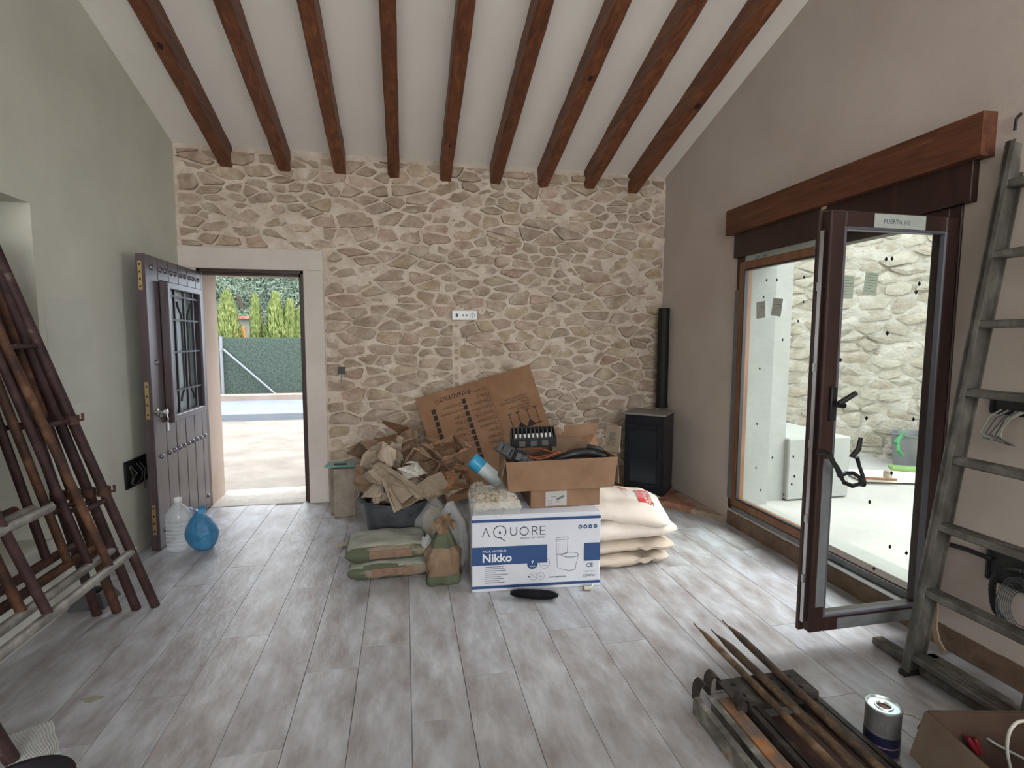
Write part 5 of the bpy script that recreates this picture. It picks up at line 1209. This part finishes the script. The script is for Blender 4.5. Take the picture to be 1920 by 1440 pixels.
# ---- scaffold frames leaning on the left wall
def scaffold(k, m1, m2, lab):
    B = Vector((-1.292-.083*k, 2.93-.012*k, .0)); T = at(2-14*k, 492, 0, -1.645-.016*k); u = T-B; u = u*(1.80/u.z); u.normalize()
    a = Vector((0, -1, 0)); t = thing('scaffold_frame', lab, 'scaffold', B, 0, 'rusty scaffold frames leaning on the left wall')
    W_ = 1.02; r = .0215; zz = lambda h: u*(h/u.z)
    for s in (0, 1): m = MB(); m.tube([a*W_*s, a*W_*s+zz(1.83)], r, 14); m.build('upright', m1, t, smooth=True)
    zr = .325+.025*k
    m = MB(); m.tube([zz(zr)-a*.02, zz(zr)+a*(W_+.02)], r*.95, 14); m.build('bottom_rung', m2, t, smooth=True)
    m = MB(); m.tube([zz(1.79), zz(1.79)+a*W_], r*.95, 14); m.build('top_rung', m1, t, smooth=True)
    for s, z0, z1 in ((.19, zr, 1.75), (.62, zr, 1.30)): m = MB(); m.tube([zz(z0)+a*s, zz(z1)+a*s], r*.80, 12); m.build('inner_tube', rust if (k+int(s*10)) % 2 else rust_red, t, smooth=True)
    m = MB(); m.tube([zz(.70)+a*.36, zz(.70)+a*(W_)], r*.9, 12); m.build('middle_rung', galv if k < 2 else m2, t, smooth=True)
    for z in (.62, 1.02, 1.36):
        m = MB(); m.tube([zz(z), zz(z)+a*.19], r*.55, 10); m.build('link', m1, t, smooth=True)
    for z in (.66, 1.02):
        m = MB(); c_ = zz(z); m.tube([c_+Vector((.0, 0, -.02)), c_+Vector((.0, 0, .02))], r*1.35, 12); m.tube([c_+Vector((.02, 0, 0)), c_+Vector((.05, -.01, 0)), c_+Vector((.05, -.01, .03))], .006, 6); m.build('locking_pin', rust, t, smooth=True)
    return t
scaffold(0, rust_red, galv, 'outermost scaffold frame, dark red tube with a bright galvanised bottom rung')
scaffold(1, rust_red, galv, 'second scaffold frame from the room side, dark red and rusty')
scaffold(2, rust, rust, 'third scaffold frame from the room side, orange rust on its uprights')
scaffold(3, rust_red, rust, 'innermost scaffold frame, closest to the left wall')
t = thing('grey_block', 'dark grey hollow plastic block on the floor behind the scaffold frames', 'block', (-1.62, 3.03, 0)); m = MB()
m.add([(x*.085, y*.085, 0) for x, y in ((-1, -1), (1, -1), (1, 1), (-1, 1))]+[(x*.055, y*.055, .07) for x, y in ((-1, -1), (1, -1), (1, 1), (-1, 1))]+[(x*.04, y*.04, .07) for x, y in ((-1, -1), (1, -1), (1, 1), (-1, 1))]+[(x*.04, y*.04, .03) for x, y in ((-1, -1), (1, -1), (1, 1), (-1, 1))],
 [(3, 2, 1, 0)]+[(i+q_, (i+1) % 4+q_, (i+1) % 4+q_+4, i+q_+4) for q_ in (0, 4, 8) for i in range(4)]+[(12, 13, 14, 15)]); m.build('body', greyp, t)
# ---- ladder at the right
t = thing('ladder', 'worn aluminium ladder leaning against the right wall beside the glazed door', 'ladder', (2.06, 1.69, 0)); u = Vector((.29, 0, 1.93)).normalized(); w_ = .43
perp = u.cross(Vector((0, 1, 0)))
LT = 2.18
for s in (0, 1):
    m = MB(); m.bar(Vector((0, -w_*s, .02)), Vector((0, -w_*s, .02))+u*LT, .024, .078, up=perp, ch=.003)
    for e in (-1, 1): m.bar(Vector((0, -w_*s-.010*(1-2*s), .02))+perp*.036*e, Vector((0, -w_*s-.010*(1-2*s), .02))+u*LT+perp*.036*e, .030, .006, up=perp)
    m.build('stile', alu, t)
zs = [.36, .635, .91, 1.185, 1.46, 1.735, 2.01]
for z in [.085]+zs:
    m = MB(); c0 = u*(z/u.z); m.box((c0.x, -w_/2, z), (.070, w_-.02, .028), ch=.005)
    for k in range(3): m.box((c0.x-.02+.02*k, -w_/2, z+.0155), (.006, w_-.03, .004))
    m.build('tread', alu, t)
m = MB(); m.bar((.055, .21, .022), (.055, -w_-.15, .022), .055, .032, ch=.004); m.build('stabiliser_bar', alu, t)
m = MB(); m.bar((.12, .02, .05), (.12, -w_-.05, .05), .045, .03, ch=.004); m.bar((0.0, -.0, .05), (.13, 0, .05), .03, .03); m.build('cross_brace', alu, t)
for s in (0, 1): m = MB(); m.box((0.0, -w_*s, .012), (.09, .034, .024), ch=.004); m.build('foot', blackp, t)
m = MB(); pts = [at(1752, 1108, 0, 2.24), at(1754, 1140, 0, 2.24), at(1752, 1175, 0, 2.24), at(1757, 1200, 0, 2.23), at(1768, 1220, 0, 2.22)]
for a, b in zip(pts[:-1], pts[1:]): m.bar(a, b+(b-a)*.08, .024, .008, up=(1, 0, 0))
one(m, 'wooden_strip', mat('pale_lath', (.34, .24, .16), .8, col2=(.45, .34, .25), nscale=8), 'thin curved wooden strip hanging behind the lowest ladder tread', 'strip')
# ---- boxes and wires on the right wall
def wallbox(name, lab, yc_, zc_, w_, h_):
    t = thing(name, lab, 'junction box', (XR, yc_, zc_)); m = MB()
    for s in (-1, 1): m.box((-.006, s*w_/2, 0), (.022, .008, h_)); m.box((-.006, 0, s*h_/2), (.022, w_, .008))
    m.box((-.003, 0, 0), (.006, w_, h_)); m.build('box', blackp, t); return t
t = wallbox('junction_box', 'black switch box with pale wires at shoulder height on the right wall', 1.60, 1.135, .20, .07); rnd = random.Random(3)
for k in range(9):
    m = MB(); y0_ = rnd.uniform(-.02, .08); a = rnd.uniform(.02, .08); m.tube([(-.01, y0_, -.02), (-.05, y0_+a*.3, -.05), (-.055, y0_+a*.8, -.12), (-.05, y0_-a*.5+.02, -.165+rnd.uniform(0, .03)), (-.05, y0_+a, -.14)], .0028, 6); m.build('wire', mat('pale_wire', (.42, .42, .38), .5) if k % 3 else greyp, t)
t = wallbox('junction_box', 'black junction box with corrugated conduit low on the right wall', 1.55, .47, .23, .13)
m = MB(); p_ = [Vector((-.02, .10, .02)), Vector((-.03, .2, .025)), Vector((-.03, .32, .01))]
def corr(mb, pts, r, n=60):
    out = []; rs = []
    P = [Vector(p) for p in pts]; seg = len(P)-1
    for i in range(n+1):
        f_ = i/n*seg; k = min(int(f_), seg-1); q_ = f_-k; p0_, p1_, p2_, p3_ = P[max(k-1, 0)], P[k], P[k+1], P[min(k+2, seg)]
        out.append(.5*((2*p1_)+(-p0_+p2_)*q_+(2*p0_-5*p1_+4*p2_-p3_)*q_*q_+(-p0_+3*p1_-3*p2_+p3_)*q_**3)); rs.append(r*(1 if i % 2 else .86))
    mb.tube(out, rs, 10)
corr(m, p_, .011, 40); m.build('conduit', blackp, t, smooth=True)
m = MB(); corr(m, [(-.02, -.02, .02), (-.05, .03, .01), (-.055, .06, -.06), (-.05, .05, -.16), (-.04, .02, -.2)], .013, 50); m.build('conduit', blackp, t, smooth=True)
for k in range(8):
    m = MB(); r_ = .055+.007*k; m.tube([(-.05-.003*k, -.045+r_*.75*math.cos(a*.5), -.12+r_*1.25*math.sin(a*.5)) for a in range(13)], .0019, 6, closed=True); m.build('wire', mat('grey_wire', (.085, .095, .10), .4), t)
m = MB(); c = at(1913, 228, 0, XR-.01); m.tube([c+Vector((0, 0, .03)), c+Vector((-.02, 0, .01)), c+Vector((-.01, .01, -.03))], .006, 6); one(m, 'cable_stub', blackp, 'short black cable stub on the right wall above the ladder', 'cable')
# ---- steel base frame, rusty bars
t = thing('steel_base', 'rusty painted steel channel frame with perforated end plate on the floor', 'steel frame', (1.10, 1.70, 0))
X = lambda x: x-1.10
Y = lambda y: y-1.70
m = MB(); px0, px1, py0, py1 = .06, .40, -.13, .0
m.box(((px0+px1)/2, (py0+py1)/2, .085), (px1-px0, py1-py0, .006)); m.box(((px0+px1)/2, py0, .068), (px1-px0, .006, .036)); m.box(((px0+px1)/2, py1, .068), (px1-px0, .006, .036)); m.build('end_plate', dark_steel, t)
for k in range(4):
    for j in range(2): m = MB(); m.lathe([(0, 0), (.008, 0), (.010, -.001)], (0, 0, 0), 12); o = m.build('hole', mat('hole_black', (.004, .004, .004), .9), t); o.location = (px0+.05+k*.08, py0+.035+j*.06, .0895)
for x, y in ((-.04, -.02), (.03, .015), (.10, -.12)):
    pts_ = [(0, .03), (0, .07), (.002, .09), (.010, .104), (.022, .110), (.034, .104), (.041, .092), (.042, .078)]; vs_ = []; fs_ = []
    for qx, qz in pts_:
        for sy, th in ((-.024, 0), (.024, 0), (.024, .005), (-.024, .005)): vs_.append((x+qx*(1 if x < .05 else -.8)+th*.7, y+sy, qz-th*.5))
    for i_ in range(len(pts_)-1):
        for j_ in range(4): fs_.append((i_*4+j_, i_*4+(j_+1) % 4, i_*4+4+(j_+1) % 4, i_*4+4+j_))
    fs_ += [(0, 1, 2, 3), tuple(len(vs_)-4+j_ for j_ in range(4))]
    m = MB(); m.add(vs_, fs_); m.build('bent_tab', dark_steel, t)
def chan(x0, y0, x1, y1, w_, h_, m_, name):
    m = MB(); a, b = Vector((x0, y0, 0)), Vector((x1, y1, 0)); d = (b-a).normalized(); n_ = Vector((d.y, -d.x, 0))
    m.bar(a+Vector((0, 0, .006)), b+Vector((0, 0, .006)), w_, .006)
    for s in (-1, 1): m.bar(a+n_*s*w_/2+Vector((0, 0, h_/2)), b+n_*s*w_/2+Vector((0, 0, h_/2)), .006, h_); m.bar(a+n_*s*(w_/2-.012)+Vector((0, 0, h_)), b+n_*s*(w_/2-.012)+Vector((0, 0, h_)), .026, .005)
    return m.build(name, m_, t)
chan(-.02, -.04, -.03, -.62, .075, .062, ramp_mat('paint_splashed_channel', [(.3, (.06, .05, .045)), (.5, (.15, .14, .125)), (.6, (.28, .27, .25)), (.72, (.25, .10, .035))], 11, (1, 1, 1), .6, .5, .1, 90, bdist=.004), 'channel'); chan(.055, -.06, .045, -.62, .05, .058, rust_orange, 'channel')
chan(.125, -.13, .115, -.62, .045, .070, dark_steel, 'channel'); chan(.385, -.05, .385, -.62, .045, .060, dark_steel, 'channel')
m = MB(); m.box((.25, -.38, .012), (.26, .50, .006)); m.build('floor_plate', mat('rusty_dark_plate', (.045, .022, .02), .7, col2=(.09, .04, .03), nscale=9, bump=.3), t)
G = 'rusty pointed bars lying across the steel frame'
def bar_(a, b, r, m_, lab):
    A_, B_ = Vector(a), Vector(b); d = (B_-A_); L_ = d.length; d.normalize(); m = MB(); n = 26; side = d.cross(Vector((0, 0, 1))).normalized(); upv = side.cross(d); vs = []; fs = []; seg = 12
    rr = random.Random(int(r*1e5))
    for i in range(n+1):
        s_ = (i/n)**1.6*L_; f_ = max(0, min(1, (s_-.05)/.11)); wv = r*(.20+.80*f_**.7); wh = r*(.16+.84*f_); wv *= 1+.22*math.sin(f_*math.pi)
        bend = .006*math.sin(s_*40)*max(0, 1-s_/.12)
        for j in range(seg):
            a_ = 2*math.pi*j/seg; vs.append(d*s_+side*(wv*math.cos(a_)+bend)+upv*(wh*math.sin(a_)))
    for i in range(n):
        for j in range(seg): fs.append((i*seg+j, i*seg+(j+1) % seg, (i+1)*seg+(j+1) % seg, (i+1)*seg+j))
    fs += [tuple(range(seg))[::-1], tuple(n*seg+j for j in range(seg))]; m.add(vs, fs)
    t = thing('rusty_bar', lab, 'bar', A_, 0, G); m.build('shaft', m_, t, smooth=60)
ra = ramp_mat('tan_rust_bar', [(.3, (.045, .032, .025)), (.46, (.10, .065, .037)), (.58, (.18, .11, .055)), (.72, (.28, .22, .17))], 12, (1, 1, 1), .7, .5, .1, 90, bdist=.004)
z0, z1 = .085, .112
e = lambda px, py, z: tuple(at(px, py, 2, z))
bar_(e(1301, 1168, z0), e(1590, 1462, z1), .0135, ra, 'left rusty pointed bar, lightest and most orange of the three')
bar_(e(1334, 1180, z0+.004), e(1640, 1470, z1+.01), .0165, rust_bar, 'middle rusty pointed bar, grey brown with a bent tip')
bar_(e(1355, 1163, z0+.004), e(1690, 1480, z1+.004), .0155, rust_bar, 'right rusty pointed bar, nearest the open glazed door')
# ---- paint can
c = at(1657, 1322, 2, .165); t = thing('metal_can', 'printed metal can with a bright shiny lid on the floor by the bars', 'can', (c.x, c.y, 0)); r_ = .052
m = MB(); m.lathe([(0, 0), (r_, 0), (r_+.001, .004), (r_, .008), (r_, .158), (r_+.002, .163), (r_+.0005, .167)], seg=36); m.build('body', mat('can_grey', (.15, .145, .15), .4, .2, col2=(.20, .195, .20), nscale=8), t, smooth=True)
m = MB(); m.lathe([(r_+.0008, .045), (r_+.0008, .080)], seg=36); m.lathe([(r_+.0009, .014), (r_+.0009, .044)], seg=36); m.build('label_band', mat('can_navy', (.012, .014, .045), .4), t, smooth=True)
m = MB(); m.lathe([(r_+.0014, .0435), (r_+.0014, .048)], seg=36); m.build('label_stripe', mat('can_stripe', (.30, .18, .24), .4), t, smooth=True)
m = MB(); m.lathe([(r_+.0005, .167), (r_-.004, .168), (r_-.007, .162), (.028, .162), (.026, .166), (.022, .166), (.020, .160)], seg=36); m.build('lid', mat('bright_tin', (.85, .95, .97), .32, 1.0), t, smooth=True)
m = MB(); m.lathe([(.021, .160), (.018, .158), (0, .158)], seg=24); m.build('lid_centre', mat('copper_brown', (.20, .11, .09), .4, .6), t, smooth=True)
CMt = lambda a, z: frame_M(((r_+.0015)*math.cos(a), (r_+.0015)*math.sin(a), z), (-math.sin(a), math.cos(a), 0), (0, 0, 1))
m = MB()
for k in range(9): a = rad(-150+k*9); line2(m, CMt(a, .09), [(-.003, 0), (.003, .012), (-.001, .028), (.004, .045)][:2+k % 3], .0014)
m.build('drawing', mat('can_drawing', (.12, .10, .12), .5), t)
# ---- box of cables in the corner
c0 = Vector((1.59, 1.245, 0)); t = thing('cable_carton', 'open brown carton of cables and tools in the bottom right corner', 'box', c0, rad(-12)); w_, d_, h_ = .46, .42, .235
m = MB(); panel(m, (0, 0, 0), (w_, 0, 0), (w_, 0, h_), (0, 0, h_)); panel(m, (0, -d_, 0), (0, 0, 0), (0, 0, h_), (0, -d_, h_)); panel(m, (w_, -d_, 0), (w_, 0, 0), (w_, 0, h_), (w_, -d_, h_)); panel(m, (0, -d_, 0), (w_, -d_, 0), (w_, -d_, h_), (0, -d_, h_)); panel(m, (0, -d_, .002), (w_, -d_, .002), (w_, 0, .002), (0, 0, .002)); card_shade = ramp_mat('shadowed_cardboard', [(.3, (.055, .032, .023)), (.55, (.08, .047, .033)), (.75, (.11, .068, .05))], 5, (1, 1, 1), .85, .15); m.build('body', card_shade, t)  # carton's shadow painted in as a darker cardboard colour
m = MB(); panel(m, (0, -d_+.01, h_), (0, -.0, h_), (-.055, -.02, h_-.13), (-.045, -d_+.02, h_-.14), .004); fl = m.build('flap', ramp_mat('dusty_flap', [(.3, (.14, .10, .075)), (.6, (.18, .135, .10)), (.75, (.23, .185, .145))], 6, (1, 1, 1), .85, .15), t)
m = MB(); M_ = frame_M((-.028, -.2, h_-.07), (0.0, -1, 0), (-.37, 0, -.93) if False else (.4, 0, .92))
text(m, 'VERSO', M_ @ Matrix.Translation((-.15, -.02, -.006)), .04); rect(m, M_, .04, -.03, .07, .03, -.006); rect(m, M_, .09, -.03, .10, .03, -.006); m.build('print', black_ink, fl)
m = MB(); panel(m, (.01, .0, h_), (w_-.01, .0, h_), (w_-.02, .05, h_-.10), (.02, .05, h_-.10), .004); m.build('flap', card_shade, t)
def cp(x, y, z): return c0+Matrix.Rotation(rad(-12), 3, 'Z') @ Vector((x, y, z))
m = MB(); corr(m, [at(1905, 1470, 2, .10), at(1893, 1435, 2, .15), at(1888, 1400, 2, .22), at(1895, 1368, 2, .28), at(1915, 1352, 2, .30), at(1945, 1362, 2, .28), at(1960, 1400, 2, .18)], .0048, 70); one(m, 'white_cable', mat('white_cable', (.58, .56, .52), .5), 'white cable looping up out of the cable carton', 'cable', smooth=True)
m = MB(); corr(m, [at(1842, 1378, 2, .15), at(1862, 1392, 2, .145), at(1880, 1402, 2, .13), at(1925, 1425, 2, .11)], .0042, 40); one(m, 'grey_cable', mat('grey_cable', (.35, .34, .33), .5), 'thin grey cable lying across the cable carton', 'cable', smooth=True)
m = MB(); m.tube([at(1814, 1382, 2, .17), at(1822, 1396, 2, .15), at(1832, 1412, 2, .11)], [.007, .009, .007], 10); m.tube([at(1828, 1384, 2, .16), at(1833, 1398, 2, .14), at(1838, 1414, 2, .11)], [.006, .008, .006], 10); one(m, 'red_pliers', mat('red_grip', (.22, .018, .03), .4), 'dark red pliers handles standing in the cable carton', 'pliers', smooth=True)
rnd = random.Random(15)
for k in range(4):
    m = MB(); a0_ = rnd.uniform(0, 6); corr(m, [cp(.10+.25*rnd.random(), -.08-.27*rnd.random(), .03+.07*rnd.random()) for _ in range(6)], .008+.003*rnd.random(), 50)
    one(m, 'black_cable', blackp, ['thick black cable at the bottom of the cable carton', 'black cable bent against the rear side of the cable carton', 'black cable crossing under the red pliers', 'black cable end at the front of the cable carton'][k], 'cable', 'black cables in the carton', smooth=True)
m = MB(); p_ = at(1692, 1338, 2, .16); corr(m, [p_, at(1712, 1342, 2, .165), at(1730, 1352, 2, .2), cp(.03, -.05, .20)], .0028, 20); one(m, 'thin_wire', mat('beige_wire', (.45, .40, .33), .5), 'thin beige wire from the can to the cable carton', 'wire')
# ---- bottom left: bucket rim, adhesive ridges, dried smear
t = thing('plaster_bucket', 'round black bucket with milky water cut by the lower left corner', 'bucket', (-.985, 1.445, 0)); r_ = .122
m = MB(); m.lathe([(0, 0), (.095, 0), (.10, .006), (r_-.006, .235), (r_+.004, .240), (r_+.004, .252), (r_-.010, .252), (.092, .01), (0, .01)], seg=40); m.build('body', mat('bucket_dark', (.020, .015, .022), .35), t, smooth=True)
m = MB(); m.lathe([(r_-.016, .205), (0, .205)], seg=40); m.build('water', mat('milky_water', (.22, .34, .33), .1), t)
ad = thing('adhesive_patch', 'combed patch of pale tile adhesive on the floor at the lower left', 'adhesive', (-1.30, 1.93, 0)); q1, q2, q3, q4 = [at(px, py, 2, 0)-Vector((-1.30, 1.93, 0)) for px, py in ((-40, 1400), (97, 1352), (112, 1412), (40, 1450))]
adm = mat('tile_adhesive', (.50, .52, .52), .9, col2=(.60, .62, .62), nscale=20, bump=.2)
m = MB(); m.add([q1, q4, q3, q2]+[q_+Vector((0, 0, .0015)) for q_ in (q1, q4, q3, q2)], [(0, 1, 2, 3), (4, 5, 6, 7), (0, 1, 5, 4), (1, 2, 6, 5), (2, 3, 7, 6), (3, 0, 4, 7)]); m.build('film', adm, ad)
for k in range(19):
    f_ = k/18; a, b = q1.lerp(q2, f_), q4.lerp(q3, f_); m = MB(); m.tube([a.lerp(b, j/12)+Vector((.0025*math.sin(j*1.1+k*.3), 0, .002)) for j in range(13)], .0028, 5); m.build('ridge', adm, ad)
m = MB(); c = at(172, 1311, 2, 0); m.prism([(c.x+.036*math.cos(a)*(1+.3*math.sin(3*a))*1, c.y+.018*math.sin(a)*(1+.2*math.cos(4*a))) for a in [k*math.pi/9 for k in range(18)]], 0, .0012); one(m, 'adhesive_smear', mat('olive_smear', (.27, .26, .20), .9, col2=(.34, .33, .27), nscale=25), 'small dried olive smear on the floor planks at the lower left', 'smear')
